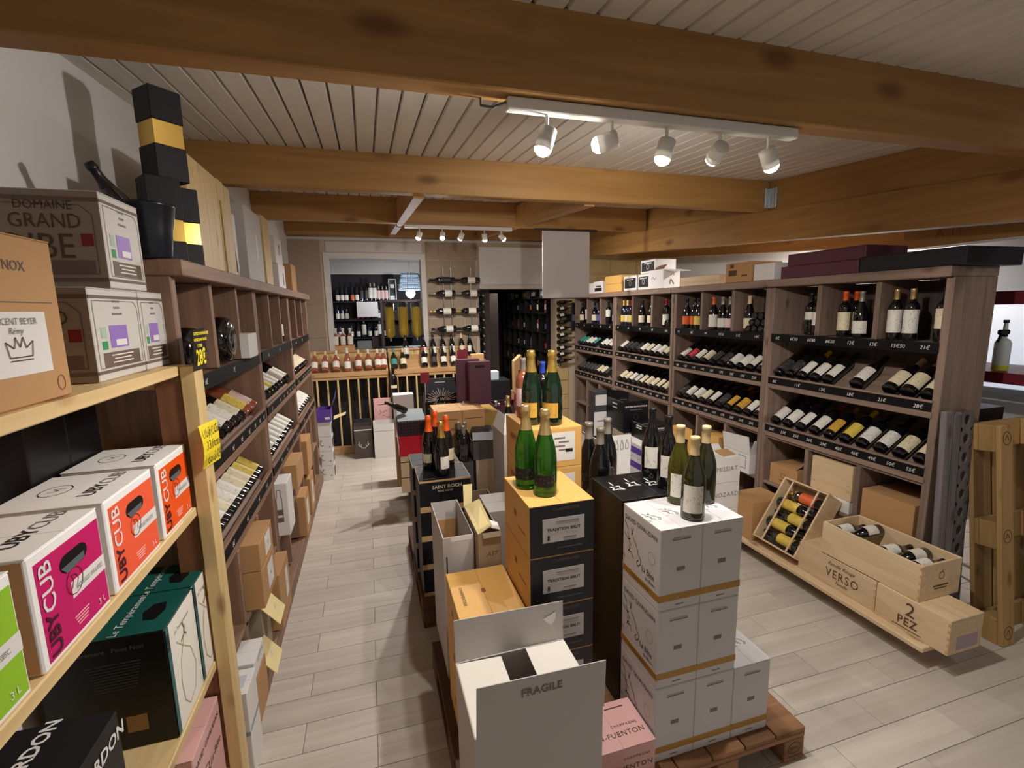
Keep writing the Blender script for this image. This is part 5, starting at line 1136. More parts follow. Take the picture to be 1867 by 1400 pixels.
t = RT('kraft_carton', 'lower yellowish flat carton on the farthest right shelves', 5.19, 5.61, .098, CARDY, seam='y', group='flat yellow cartons'); t = RT('kraft_carton', 'upper yellowish flat carton on the farthest right shelves', 5.20, 5.61, .098, CARDY, z=ZT+.099, seam='y', group='flat yellow cartons')
t = open_carton('open_carton', 'white carton with dark band and raised flap at far right', 'carton', 2.91, 3.1, 5.64, 5.90, ZT, ZT+.15, WCARD, CARDIN); rect(t, (-.095, 0, .045), 'west', .2, .045, INK, 'black_print'); rect(t, (-.095, 0, .085), 'west', .15, .018, INK, 'black_print'); flap(t, (-.095, -.13, .15), (-.095, .0, .15), (-.04, -.0, .21), (-.04, -.10, .20), CARDIN)
RT('white_carton', 'plain white carton at the far end of the right shelves', 5.93, 6.10, .14, WCARD, seam='y')

# ------------------------------------------------------------------ white banner
t = thing('paper_banner', 'blank white paper banner hanging from a dark rod below the beams', 'banner', (2.14, 5.022, 1.955))
part('sheet', MB().cbox(-.280, .280, -.0015, .0015, 0, .725, .0005), plain('banner_paper', (206, 198, 196), .8), t); part('rod', MB().cbox(-.37, .37, -.010, .010, .722, .742, .003), plain('dark_plum_rod', (58, 34, 46), .5), t)
part('rod', MB().cbox(-.282, .282, -.006, .006, -.006, .006, .002), plain('dark_plum_rod', (58, 34, 46), .5), t)

# ------------------------------------------------------------------ middle distance, left of the island
t = thing('gift_hamper', 'dark wicker gift hamper with a bottle wrapped in clear film', 'basket', (.33, 4.52, .705))
mb = MB(); hm = plain('dark_wicker', (52, 32, 40), .6)
for r_ in range(5):
    for c_ in range(9): mb.cbox(-.128+c_*.0285, -.128+c_*.0285+.026, -.13-.003*((r_+c_) % 2), -.118, .004+r_*.027, .004+r_*.027+.024, .003)
mb.box(-.128, .128, -.125, .125, 0, .14); part('basket', mb, hm, t)
film = MB(); film.slab((-.128, -.125, .141), (.13, -.125, .141), (.12, .12, .20), (-.12, .12, .21), .003); part('clear_film', film, plain('crinkled_film', (150, 158, 160), .12, .2), t)
bottle(CH, (.29, 4.53, .915), 'dark bottle lying wrapped on top of the gift hamper', None, (-.55, -.25, .32), (0, -1, .3), G_DARK, None, BLKF, .72)
t = thing('covered_crate', 'wooden crate covered with shiny red foil under the hamper', 'crate', (.335, 4.58, .0))
crate_t = MB(); 
for k in range(3): part('front_board', MB().cbox(-.125, .125, -.172, -.160, .15+k*.15, .29+k*.15, .003), W_CRATE, t)
part('body', MB().cbox(-.12, .12, -.159, .16, .1455, .60, .003), W_PALD, t)
rf = MB(); rf.slab((-.132, -.180, .51), (.132, -.180, .50), (.130, -.172, .612), (-.130, -.172, .612), .004); rf.slab((-.130, -.172, .614), (.130, -.172, .614), (.13, .17, .7), (-.13, .17, .7), .004); rf.slab((-.130, .17, .60), (-.134, -.17, .50), (-.130, -.172, .612), (-.130, .17, .7), .004); rf.box(-.125, .125, -.165, .16, .602, .70)
part('red_foil_cover', rf, REDWRAP, t)
t = carton('white_carton', 'white carton standing behind the hamper', 'carton', .20, .405, 5.02, 5.16, .55, .985, WCARD, seam='x')
carton('kraft_carton', 'kraft carton under the white carton behind the hamper', 'carton', .20, .42, 5.0, 5.2, .001, .549, CARD, seam='x')
t = thing('wine_cooler_box', 'glossy black gift box with handle slot and white lettering', 'box', (.675, 4.95, .145)); H_ = 1.0
part('body', MB().cbox(-.165, .165, -.09, .09, 0, .86, .005), BLK, t)
mb = MB().slab((-.165, -.088, .86), (.165, -.088, .86), (.155, -.01, 1.005), (-.155, -.01, 1.005), .006); mb.slab((.165, .088, .86), (-.165, .088, .86), (-.155, .0, 1.005), (.155, .0, 1.005), .006); part('handle_top', mb, BLK, t)
part('carry_slot', MB().cbox(-.055, .055, -.035, -.028, .945, .967, .003), GREYP, t)
rays = []
for a in range(-8, 9):
    an = a*R(11); rays.append([(.06*math.sin(an), .05*math.cos(an)), ((.14+.02*(a % 2))*math.sin(an), (.115+.02*(a % 2))*math.cos(an))])
strokes(t, (0, -.092, .78), 'front', rays, .005, WCARD, 'ray_print'); text(t, 'My Wine', (0, -.0915, .795), 'front', .05, WCARD, shear=.25); text(t, 'October', (0, -.0915, .745), 'front', .05, WCARD, shear=.25)
for zz, ww in ((.70, .28), (.665, .22)): rect(t, (0, -.0905, zz), 'front', ww, .004, WCARD, 'rule')
text(t, '6', (-.10, -.0905, .60), 'front', .06, WCARD)
for k in range(3): rect(t, (.04, -.0905, .60-.04*k), 'front', .12, .004, INKG, 'small_print')
# kraft cartons with print
for k, (x0, x1, lb, tx) in enumerate(((.498, .735, 'left kraft carton with brown print in the middle of the island', ('CHAI WELLS', 'DE MUSCADE')), (.737, .935, 'right kraft carton with brown print next to the burgundy boxes', ('', 'VINS')))):
    t = carton('kraft_carton', lb, 'carton', x0, x1, 4.02, 4.36, .60, .985, CARD, 'kraft cartons in mid island', seam='x')
    for s_, zz in zip(tx, (.22, .15)): text(t, s_, (0, -t['hy'], zz), 'front', .032, INKB, bold=.0008)
    rect(t, (0, -t['hy'], .31), 'front', .16, .006, INKB, 'small_print'); rect(t, (0, 0, t['h']), 'top', t['hx']*2, .06, plain('brown_tape', (196, 160, 116), .4), 'tape')
    carton('kraft_carton', f'kraft carton beneath the {["left", "right"][k]} printed one in the island', 'carton', x0, x1, 4.02, 4.36, ZP, .599, CARD, 'kraft cartons in mid island', seam='x')
carton('kraft_carton', 'gold-printed carton holding up the burgundy boxes', 'carton', .94, 1.12, 4.24, 4.60, ZP, .905, plain('gold_card', (170, 138, 66), .35, .3), seam='x')
def burg(label, x0, x1, y, z0, z1, slot=True):
    t = thing('bottle_bag', label, 'box', ((x0+x1)/2, y, z0), 0, 'tall burgundy bottle boxes'); hx = (x1-x0)/2; h = z1-z0
    part('body', MB().cbox(-hx, hx, -.045, .045, 0, h, .004), BURG, t)
    if slot: part('carry_slot', MB().cbox(-hx*.42, hx*.42, -.0465, -.045, h-.055, h-.032, .0006), BLK, t)
    return t
burg('front tall burgundy bottle box with a handle slot', .862, 1.066, 4.32, .987, 1.372)
burg('rear tall burgundy bottle box behind the one with the slot', .775, .99, 4.46, .987, 1.385, False)
t = thing('red_card', 'dark red price card above the black handled box', 'sign', (.515, 4.84, 1.12)); part('card', MB().cbox(-.045, .045, -.001, .001, 0, .11, .0004), REDC, t); part('stick', MB().cyl((0, .003, -.2), (0, .003, .02), .003, n=6), WMET, t)
t = thing('red_card', 'dark red rounded card behind the tall burgundy boxes', 'sign', (.975, 5.2, 1.30)); part('card', MB().prism([(-.06, .02), (-.045, -.01), (.045, -.01), (.06, .02), (.06, .10), (.03, .125), (0, .11), (-.03, .125), (-.06, .10)], -.001, .001, 'xz'), plain('deep_red_card', (112, 14, 32), .5), t); part('stick', MB().cyl((0, .003, -1.299), (0, .003, .05), .003, n=6), WMET, t)
# grey carton with lid, bottles behind, tall pale carton
t = open_carton('grey_carton', 'dark grey carton with its lid lying ajar', 'carton', .77, 1.04, 3.76, 4.05, .61, .765, GRYC, BLK)
h, hx, hy = t['h'], t['hx'], t['hy']
flap(t, (-hx, -hy+.01, h+.012), (.06, -hy+.0, h+.004), (hx-.05, hy-.02, h+.065), (-hx+.05, hy, h+.075), GRYC, 'lid'); rect(t, (-hx, -.01, .08), 'west', .2, .09, plain('grey_label', (150, 146, 142), .6), 'paper_label')
carton('kraft_carton', 'kraft carton under the dark grey carton with open lid', 'carton', .79, 1.04, 3.76, 4.05, ZP, .609, CARDG, seam='x')
for k, (x, y) in enumerate(((.70, 3.80), (.735, 3.92), (.69, 3.96))):
    bottle(BO, (x, y, .60), f'grey-capped dark bottle, {["front", "right", "left"][k]} of three before the kraft cartons', 'grey-capped trio by the kraft cartons', (0, 0, 1), (-.4, -1, 0), G_DARK, L_DRK, GREYF, 1.0)
carton('dark_carton', 'dark carton under the three grey-capped bottles', 'carton', .62, .768, 3.76, 4.0, ZP, .599, GRYC, seam='x')
t = open_carton('open_carton', 'tall white carton with raised pale flap left of the yellow carton', 'carton', .72, .86, 2.62, 2.88, ZP, 1.12, GWCARD, CARDIN, floor_z=.6)
flap(t, (-.07, -.13, t['h']), (.07, -.13, t['h']), (.07, -.10, t['h']+.11), (-.05, -.10, t['h']+.12), WCARD); flap(t, (-.07, .13, t['h']), (-.07, -.13, t['h']), (-.04, -.10, t['h']+.1), (-.04, .10, t['h']+.1), WCARD)
carton('grey_carton', 'grey-white carton between the black and yellow stacks', 'carton', .545, .70, 2.30, 2.55, ZP, .80, GWCARD, seam='x')
t = open_carton('grey_carton', 'small dark open carton behind the black tan-edged stack', 'carton', .56, .76, 3.02, 3.25, ZP, .55, CARDG, CARDIN)
# purple and far boxes right of the burgundy
black_t = carton('dark_carton', 'dark flat carton with paper bag standing on it, far centre', 'carton', 1.06, 1.55, 5.3, 5.6, .80, 1.03, BLKM, seam='x')
carton('dark_carton', 'dark carton under the dark flat carton, far centre', 'carton', 1.06, 1.55, 5.3, 5.6, .001, .799, BURG, seam='x')
t = thing('paper_bag', 'kraft paper bag with a round emblem on the dark carton', 'bag', (1.19, 5.42, 1.031)); part('body', MB().cbox(-.075, .075, -.03, .03, 0, .31, .004), CARD, t); strokes(t, (0, -.031, .20), 'front', [[(.025*math.cos(a*.5236), .025*math.sin(a*.5236)) for a in range(13)], [(-.02, 0), (.02, .0)]], .008, INKB, 'emblem')
t = thing('small_carton', 'small pale blue carton beside the paper bag', 'carton', (1.36, 5.42, 1.031)); part('body', MB().cbox(-.07, .07, -.06, .06, 0, .10, .003), plain('pale_blue_card', (190, 204, 212), .5), t)
t = thing('bottle_carton', 'slim kraft bottle carton with slanted top, far centre', 'carton', (1.62, 5.2, .9)); part('body', MB().prism([(-.06, 0), (.06, 0), (.06, .36), (.02, .43), (-.06, .36)], -.05, .05, 'xz'), CARD, t); rect(t, (0, -.05, .24), 'front', .03, .04, INKB, 'emblem')
carton('kraft_carton', 'kraft carton under the slim bottle carton', 'carton', 1.565, 1.80, 5.08, 5.36, .001, .899, CARD, seam='x')
t = open_carton('dark_carton', 'burgundy open carton of bottles right of the tall burgundy boxes', 'carton', 1.14, 1.42, 4.45, 4.72, .62, .91, BURG, BLK)
carton('dark_carton', 'burgundy carton under the open burgundy carton', 'carton', 1.14, 1.42, 4.45, 4.72, ZP if False else .001, .619, BURG, seam='x')
for k, (x, y) in enumerate(((1.20, 4.52), (1.20, 4.64), (1.29, 4.58))): bottle(BO, (x, y, .68), f'pale-capped bottle in the burgundy carton, {["front", "rear", "right"][k]} one', 'bottles in the burgundy carton', (0, 0, 1), (0, -1, 0), G_DARK, None, WHTF, .8)
t = thing('red_card', 'dark red card above the burgundy carton of bottles', 'sign', (1.37, 4.40, .93)); part('card', MB().slab((-.055, 0, -.01), (.05, 0, .01), (.06, 0, .12), (-.045, 0, .095), .002), REDC, t); part('stick', MB().cyl((0, .004, -.25), (0, .004, .02), .003, n=6), WMET, t)
carton('kraft_carton', 'kraft carton behind the yellow stack carrying the rosé bottle', 'carton', .90, 1.12, 3.05, 3.35, .001, .97, CARD, seam='x')
bottle(BO, (1.00, 3.17, .971), 'rosé bottle standing behind the yellow carton stack', None, (0, 0, 1), (-.6, -1, 0), G_ROSE, L_PNK, GREYF, 1.12)
bottle(CH, (.93, 3.25, .971), 'gold-capped bottle behind the yellow carton stack', None, (0, 0, 1), (-.6, -1, 0), G_DARK, L_DRK, GOLDP, .8)

# ------------------------------------------------------------------ far floor cartons
t = open_carton('dark_carton', 'dark carton with a white antler drawing on the floor', 'carton', -.258, -.040, 6.16, 6.38, .001, .42, plain('dark_taupe_card', (78, 68, 62), .6), WCARD)
strokes(t, (0, -.111, .17), 'front', [[(-.02, -.03), (-.05, .0), (-.055, .05)], [(-.045, -.01), (-.07, .02)], [(.02, -.03), (.05, .0), (.055, .05)], [(.045, -.01), (.07, .02)], [(-.02, -.03), (.02, -.03)], [(-.03, -.02), (-.028, .02)], [(.03, -.02), (.028, .02)]], .006, WCARD, 'antler_drawing')
rect(t, (0, -.110, .37), 'front', .21, .012, WCARD, 'edge_print'); flap(t, (-.109, .11, .419), (.109, .11, .419), (.105, .13, .47), (-.105, .13, .47), BLKM)
t = open_carton('white_carton', 'white carton on the floor beside the antler carton', 'carton', -.02, .245, 6.10, 6.36, .001, .44, WCARD, CARDIN); rect(t, (0, -.13, .35), 'front', .26, .004, INKG, 'fold_line')
t = carton('pink_carton', 'pink carton with ink drawing standing behind the white carton', 'carton', .0, .23, 6.368, 6.43, .001, .72, PINK, seam='x'); rect(t, (0, -t['hy'], .64), 'front', .12, .008, INKB, 'small_print'); strokes(t, (0, -t['hy'], .54), 'front', [[(-.05, -.03), (-.02, 0), (-.04, .03)], [(.0, -.01), (.03, .02), (.05, .0)], [(-.01, -.05), (.02, -.04)]], .006, INKB, 'beast_sketch'); text(t, 'Tabès', (.06, -t['hy'], .47), 'front', .03, INKB)
for k in range(4):
    t = carton('white_carton', f'white carton with dark patches, {LV[k]} layer of the stack at the left shelf end', 'carton', -.602, -.462+.0*k, 5.47, 5.66, .001+k*.165, .164+k*.165, WCARD, 'white cartons at the left shelf end', seam='x')
    rect(t, (t['hx'], 0, .08), 'east', .15, .11, GRYC, 'dark_print')
    if k < 3:
        strokes(t, (-.03, -t['hy'], .09), 'front', [[(-.015, .03), (-.028, .0), (-.01, -.025), (.012, -.02)], [(-.02, .035), (.0, .03)]], .007, INKG, 'emblem'); rect(t, (.04, -t['hy'], .05), 'front', .012, .014, INKG, 'mark')
    if k in (1, 0): flap(t, (-t['hx']+.0, -t['hy']-.004, .125), (-t['hx'], -t['hy']-.06, .06), (-t['hx']+.015, -t['hy']-.05, .0), (-t['hx']+.02, -t['hy']-.004, .06), GRYC)
t = open_carton('purple_carton', 'open purple carton with its lid up on the white carton stack', 'carton', -.60, -.455, 5.46, 5.68, .663, .80, PURP, BLK)
flap(t, (.072, -.11, .137), (.072, .11, .137), (.13, .11, .31), (.13, -.11, .25), PURP); rect(t, (.035, -.11, .04), 'front', .05, .025, WCARD, 'paper_label'); flap(t, (.09, .0, .0), (.22, .0, .05), (.22, .1, .06), (.09, .1, .02), CARDI)

# ------------------------------------------------------------------ display racks by the back wall
YR = 6.45
def rack(x0, x1, label):
    t = thing('display_rack', label, 'rack', (x0, YR, 0)); W = x1-x0
    part('ledge', MB().cbox(0, W, -.012, .012, 1.022, 1.085, .003), W_PINEX, t); part('rail', MB().cbox(0, W, -.005, .012, .985, 1.015, .003), W_PINEX, t)
    part('display_board', MB().prism([(.013, 1.045), (.42, 1.235), (.42, 1.223), (.013, 1.033)], .012, W-.012, 'yz'), W_PINEX, t)
    for s in (0, W-.022): part('side_panel', MB().prism([(0.013, .0), (.44, .0), (.44, 1.32), (.40, 1.32), (.013, 1.10)], s, s+.022, 'yz'), W_PINE, t)
    nb = int((W-.05)/.07)
    for i in range(nb): a = .024+i*(W-.048)/nb; part('back_slat', MB().cbox(a+.001, a+(W-.048)/nb-.001, .425, .437, 1.10, 1.30, .002), W_PINE, t)
    part('top_rail', MB().cbox(0, W, .41, .445, 1.30, 1.33, .003), W_PINEX, t); part('base', MB().cbox(0, W, -.005, .02, .001, .11, .003), W_PINEX, t)
    part('dark_back', MB().box(.022, W-.022, .30, .31, .0, 1.02), BLACKW, t)
    k = 0; x = .09
    while x < W-.03:
        part('slat', MB().cbox(x-.011, x+.011, -.002, .012, .111, .984, .002), W_PINE, t); x += .125
    return t
rack(-.76, .212, 'left pine display rack of rosé bottles by the back wall'); rack(.236, 1.46, 'right pine display rack of wine bottles by the back wall')
ax = (0, .62, .78)
def rb(x, yy, z, code, lb, tall=False):
    gl, lab, cap = {'r': (G_ROSE, L_WHT, CREAMF), 'R': (G_ROSE, L_WHT, WHTF), 'w': (G_DARK, L_WHT, BLKF), 't': (G_OLIV, L_GRN, L_GRN), 'd': (G_DARK, L_DRK, BLKF), 'c': (G_OLIV, L_CRM, CREAMF), 'k': (G_DARK, L_WHT, REDF)}[code]
    bottle(BU, (x, yy, z), lb, 'bottles on the pine display racks', (0, .25, 1) if tall else ax, (0, -1, .5), gl, lab, cap, 1.06, 60, None)
for k, (x, c_) in enumerate(zip((-.69, -.565, -.43, -.29, -.155, -.03, .09, .165), 'rrRRrRRR')):
    tall = k in (3,)
    rb(x, 6.487, 1.094 if not tall else 1.078, c_, f'rosé bottle, {ORD[k+1]} from the left on the left pine rack', tall)
for k, (x, c_) in enumerate(zip((.30, .42, .70, .83, .965, 1.10, 1.40), 'tckdwww')): rb(x, 6.487, 1.094, c_, f'wine bottle, {ORD[k+1]} from the left in the lower row of right pine rack')
for k, (x, c_) in enumerate(zip((.48, .73, .86, 1.0, 1.13, 1.27, 1.39), 'wwwwwcw')): rb(x, 6.765, 1.205, c_, f'wine bottle, {ORD[k+1]} from the left in the upper row of right pine rack', True)
bottle(BO, (.27, 6.36, .72), 'large dark bottle with a small cream label before the rack post', None, (0, 0, 1), (0, -1, 0), G_DARK, L_CRM, BLKF, 1.35, 50, (.10, .13))
carton('kraft_carton', 'kraft carton carrying the large dark bottle by the racks', 'carton', .25, .42, 6.26, 6.43, .001, .719, BLKM, seam='x')
bottle(BU, (-.565, 6.55, .12), 'dark bottle standing behind the rack slats', None, (0, 0, 1), (0, -1, 0), G_DARK, L_DRK, BLKF, 1.3)
# crate of rosé on the counter
t = thing('wine_crate', 'small wooden crate holding rosé bottles on the counter sill', 'crate', (-.50, YB+.02, 1.295)); part('front_board', MB().cbox(0, .30, 0, .012, 0, .09, .002), W_PINEX, t); part('back_board', MB().cbox(0, .30, .16, .172, 0, .09, .002), W_PINEX, t)
for x in (0, .288): part('end_board', MB().cbox(x, x+.012, .012, .16, 0, .09, .002), W_PINEX, t)
part('bottom_board', MB().cbox(.012, .288, .012, .16, 0, .008, .001), W_PINEX, t)
for k in range(6): bottle(BO, (-.445+.095*(k % 3), YB+.065+.08*(k//3), 1.304), f'rosé bottle in the counter crate, {["front left", "front middle", "front right", "back left", "back middle", "back right"][k]}', 'rosé bottles in the counter crate', (0, 0, 1), (0, -1, 0), G_ROSE, L_WHT, WHTF, 1.05, 60, (.09, .20))
# back counter in the opening
part('counter_sill', MB().cbox(-.52, .82, YB-.03, YB+.24, 1.26, 1.294, .003), W_PINEX, wall_back)
t = thing('oil_dispenser', 'dark stand with three glass columns of golden oil on the counter', 'dispenser', (.195, 7.13, 1.2955)); dm = plain('dark_bronze_metal', (66, 56, 60), .4, .5)
for x in (0, .585): part('post', MB().cbox(x-.02, x+.02, -.02, .02, 0, .72, .003), dm, t)
for z in (.02, .70): part('crossbar', MB().cbox(.02, .565, -.03, .03, z-.012, z+.012, .003), dm, t)
part('shelf_bar', MB().cbox(-.02, .605, -.09, .09, 0, .008, .002), dm, t)
for k in range(3):
    x = .105+k*.188
    part('glass_tube', MB().lathe([(.064, .20), (.068, .22), (.068, .66), (.05, .685), (.0, .685)], 16, 0, Matrix.Translation((x, 0, 0))), G_CLR, t)
    part('oil', MB().lathe([(0, .165), (.030, .175), (.064, .205), (.066, .60), (0, .60)], 16, 0, Matrix.Translation((x, 0, 0))), G_OIL, t)
    part('tap', MB().cyl((x, 0, .165), (x, 0, .12), .012, n=10).cyl((x, 0, .14), (x, -.05, .14), .008, n=8), STEEL, t)
t = open_carton('plastic_bin', 'translucent grey bin on the counter left of the dispenser', 'bin', -.17, .03, 7.28, 7.46, 1.301, 1.42, plain('translucent_grey', (120, 130, 132), .3), BLK)
t = open_carton('plastic_bin', 'dark plum bin on the counter beside the dispenser', 'bin', .045, .185, 7.40, 7.60, 1.301, 1.47, plain('plum_plastic', (54, 36, 46), .4), BLK)
bc = MB(); bc.box(-.52, .82, YB+.21, 7.75, 1.25, 1.30); struct('trim_3', bc, BLACKW)
# back room shelving with bottles
t = thing('bottle_shelf', 'black wall shelving with bottles in the back room', 'shelf', (0, 9.40, 0))
for z in (2.03, 1.70, 1.37, 1.04): part('shelf_board', MB().cbox(-.62, .80, -.16, .08, z-.02, z, .002), BLACKW, t)
for x in (-.62, -.2, .25, .78): part('upright', MB().cbox(x, x+.02, -.02, .08, .6, 2.03, .002), BLACKW, t)
rowsb = [(2.031, [(-.50, 'w'), (-.42, 'w'), (-.345, 'w'), (-.245, 'o'), (-.165, 'w'), (-.08, 'd'), (-.0, 'd'), (.075, 'W'), (.145, 'W'), (.22, 'g'), (.29, 'g'), (.36, 'g')]), (1.701, [(-.52, 'w'), (-.44, 'w'), (-.36, 'w'), (-.15, 'o'), (-.08, 'o'), (0, 'o'), (.1, 'd'), (.2, 'w')]), (1.371, [(-.5, 'w'), (-.3, 'w'), (-.18, 'w'), (-.08, 'W'), (.02, 'w'), (.13, 'w'), (.2, 'W'), (.3, 'w')])]
for ri, (z, lst) in enumerate(rowsb):
    for k, (x, c_) in enumerate(lst):
        L_ = {'w': L_WHT, 'o': L_ORG, 'd': L_DRK, 'W': L_WHT, 'g': L_PNK}[c_]
        bottle(BO, (x, 9.30, z), f'{ {"w": "white-label", "o": "orange-label", "d": "dark-label", "W": "tall white-label", "g": "grey-label"}[c_]} back room bottle, {ORD[k+1]} from the left on the {["top", "middle", "lower"][ri]} board', 'bottles on the back room shelving', (0, 0, 1), (0, -1, 0), G_BLUE if c_ != 'g' else G_DARK, L_, GREYF if c_ in 'gW' else BLKF, .9 if c_ != 'W' else 1.1, 75, (.03, .13) if c_ in 'wo' else (.05, .22))
t = thing('framed_bottle', 'framed upright box with a bottle at the right of the back room board', 'frame', (.47, 9.30, 2.031)); fm = MB(); fm.box(-.07, -.055, -.05, .05, 0, .40); fm.box(.055, .07, -.05, .05, 0, .40); fm.box(-.055, .055, -.05, .05, .385, .40); part('frame', fm, GWCARD, t); part('back_panel', MB().box(-.055, .055, .04, .05, 0, .385), BLK, t); part('label', MB().cbox(-.035, .035, .030, .039, .24, .31, .002), WCARD, t); part('lower_label', MB().cbox(-.045, .045, .030, .039, .02, .10, .002), WCARD, t)
t = thing('notice_board', 'blank white board hanging before the back room shelving', 'board', (0, 9.10, 1.75)); part('board', MB().cbox(-.18, .185, -.006, .006, 0, .27, .002), plain('notice_white', (206, 200, 200), .6), t); part('hanger', MB().tube([(-.17, 0, .27), (0, 0, .30), (.17, 0, .27)], .002, 6), STEEL, t)
# pendant lamp
t = thing('pendant_lamp', 'lit white wicker pendant lamp in the back room', 'lamp', (.725, 8.45, 2.195))
mb = MB(); N_ = 36
for k in range(14):
    z = .27*k/13; r = .205-.055*(k/13)**1.5
    mb.lathe([(r-.004, z-.007), (r+.005, z), (r-.004, z+.007)], N_)
for i in range(N_):
    a = 2*math.pi*i/N_; mb.cyl((.205*math.cos(a), .205*math.sin(a), 0), (.150*math.cos(a), .150*math.sin(a), .27), .0035, n=5, caps=False)
part('wicker_shade', mb, plain('grey_wicker', (150, 156, 164), .7), t); part('cord', MB().cyl((0, 0, .26), (0, 0, .545), .006, n=8), WMET, t)
part('inner_shade', MB().lathe([(.190, .01), (.138, .262), (0, .263)], 24), LITW, t)
part('bulb', MB().lathe([(0, -.14), (.05, -.12), (.085, -.06), (.06, .02), (.03, .06), (0, .06)], 16), LITW, t)
pl = bpy.data.lights.new('bulb_light', 'POINT'); pl.energy = 22; pl.color = (.86, .92, 1); pl.shadow_soft_size = .08; po = bpy.data.objects.new('bulb_light', pl); COL.objects.link(po); po.parent = t; po.location = (0, 0, -.22)
t = thing('ceiling_spot', 'small lit recessed spot in the back room ceiling', 'lamp', (-.25, 8.6, 2.735)); part('ring', MB().lathe([(.03, 0), (.05, -.004), (.05, 0)], 16), WMET, t); part('bulb', MB().lathe([(0, -.003), (.03, -.003), (.03, 0)], 16), LIT, t); spot(t, (0, 0, -.02), (0, 0, -1), 14, 120)

# ------------------------------------------------------------------ bottles on the pillar and door jambs
t = thing('wall_bottle_rack', 'clear rod wall rack on the stone pillar', 'rack', (1.20, YB-.018, 2.35))
for x in (-.14, -.03, .26, .36):
    part('rod', MB().cyl((x, -.045, -.88), (x, -.045, .10), .006, n=8), STEEL, t)
    for zz in (.08, -.42, -.80): part('fixing', MB().cyl((x, -.045, zz), (x, .004, zz), .005, n=6), STEEL, t)
zz = (2.267, 2.08, 1.83, 1.578)
for k, z in enumerate(zz):
    for j, (xb, c_) in enumerate(((1.215, 'd' if k in (0, 3) else 'w'), (1.58, 'w' if k < 3 else 'd'))):
        bottle(BO if k in (0, 2) else BU, (xb, YB-.118, z), f'dark bottle lying level on the pillar rack, {["top", "second", "third", "lowest"][k]} row {["left", "right"][j]}', 'bottles on the pillar rack', (-1, 0, 0), (0, -1, .1), G_DARK, L_WHT if (k, j) != (0, 0) else L_BLK, [BLKF, GREYF, GOLDP, BLKF][k], 1.20, 80, None)
t = thing('jamb_bottle_rack', 'dark wall rack along the left door jamb edge', 'rack', (1.585, YB-.005, 1.0)); part('backplate', MB().cbox(.001, .012, .02, .08, 0, 1.15, .002), dm, t)
for k in range(9): bottle(BU, (1.598, YB+.145, 2.055-k*.118), f'dark bottle on the left door jamb rack, {ORD[k+1]} from the top', 'bottles on the left door jamb', (.32, -1, .0), (0, 0, 1), G_DARK, L_DRK, GREYF, .85) if False else bottle(BU, (1.63, YB+.19, 2.06-k*.118), f'dark bottle on the left door jamb rack, {ORD[k+1]} from the top', 'bottles on the left door jamb', (.05, -1, -.05), (1, 0, 0), G_DARK, L_DRK, GREYF, .85)
t = thing('jamb_bottle_rack', 'dark wall rack along the right door jamb', 'rack', (2.80, YB-.03, .95)); part('backplate', MB().cbox(.06, .075, -.02, -.005, 0, 1.02, .002), dm, t)
for k in range(10): part('hook', MB().cyl((.07, -.02, .05+k*.1), (.07, -.10, .06+k*.1), .005, n=6), dm, t)
for k in range(10): bottle(BU, (2.79, YB-.11, 1.02+k*.1), f'dark bottle on the right door jamb rack, {ORD[k+1]} from the bottom', 'bottles on the right door jamb', (.95, -.0, .12), (0, -.6, 1), G_DARK, L_WHT if k % 3 else L_DRK, BLKF, .82)
t = thing('hanging_panel', 'dark hanging panel with a pale label on the jamb by the right shelf', 'device', (2.99, YB-.30, 1.50))
part('body', MB().cbox(-.055, .055, -.02, .02, 0, .42, .012), BLKM, t); rect(t, (-.02, -.021, .20), 'front', .05, .09, GREYP, 'screen'); part('bracket', MB().cbox(-.01, .01, .02, .28, .15, .25, .002), BLKM, t)
# black corridor shelf
t = thing('bottle_shelf', 'black compartment shelf of bottles inside the dark doorway', 'shelf', (2.86, 7.55, 0))
zs_ = (.45, .78, 1.11, 1.44, 1.77, 2.03)
for z in zs_: part('shelf_board', MB().cbox(0, .30, 0, 2.7, z-.018, z, .002), BLACKW, t)
for k in range(8): part('divider', MB().cbox(0, .30, k*.384, k*.384+.012, .0, 2.01, .002), BLACKW, t)
part('back_panel', MB().box(.29, .30, 0, 2.7, 0, 2.03), BLACKW, t)
cl = [L_PNK, L_WHT, L_CRM, L_ORG, L_RED, L_WHT, L_BLU]; m_ = 0
for ri, z in enumerate(zs_[:-1]):
    for k in range(7):
        if (ri*3+k) % 4 == 3: continue
        m_ += 1
        bottle(BO, (2.92, 7.55+k*.384+.15, z+.001), f'bottle in the black doorway shelf, {ORD[k+1]} compartment from the near end, {["lowest", "second", "third", "fourth", "top"][ri]} tier', 'bottles in the black doorway shelf', (0, 0, 1), (-1, -.5, 0), [G_DARK, G_ROSE, G_OLIV][(ri+k) % 3], cl[(ri*2+k) % 7], BLKF, .95)
for k in range(5):
    t = thing('small_carton', f'{["grey", "dark", "gold-lettered", "cream-lettered", "pale"][k]} bottle carton on top of the black doorway shelf', 'carton', (2.95, 7.75+k*.5, 2.031), 0, 'cartons on the doorway shelf'); part('body', MB().cbox(-.08, .1, -.16, .16, 0, .14+.01*(k % 2), .003), [GREYP, BLK, GRYC, BLKM, GWCARD][k], t); rect(t, (-.08, 0, .07), 'west', .2, .07, [WCARD, INKG, GOLDB, CREAM, INKG][k], 'print')
t = thing('ceiling_spot', 'small recessed spot in the corridor ceiling beyond the doorway', 'lamp', (2.3, 7.9, 2.49)); part('ring', MB().lathe([(.03, 0), (.05, -.004), (.05, 0)], 16), WMET, t); part('bulb', MB().lathe([(0, -.003), (.03, -.003), (.03, 0)], 16), LIT, t); spot(t, (0, 0, -.02), (.25, .3, -1), 18, 110)

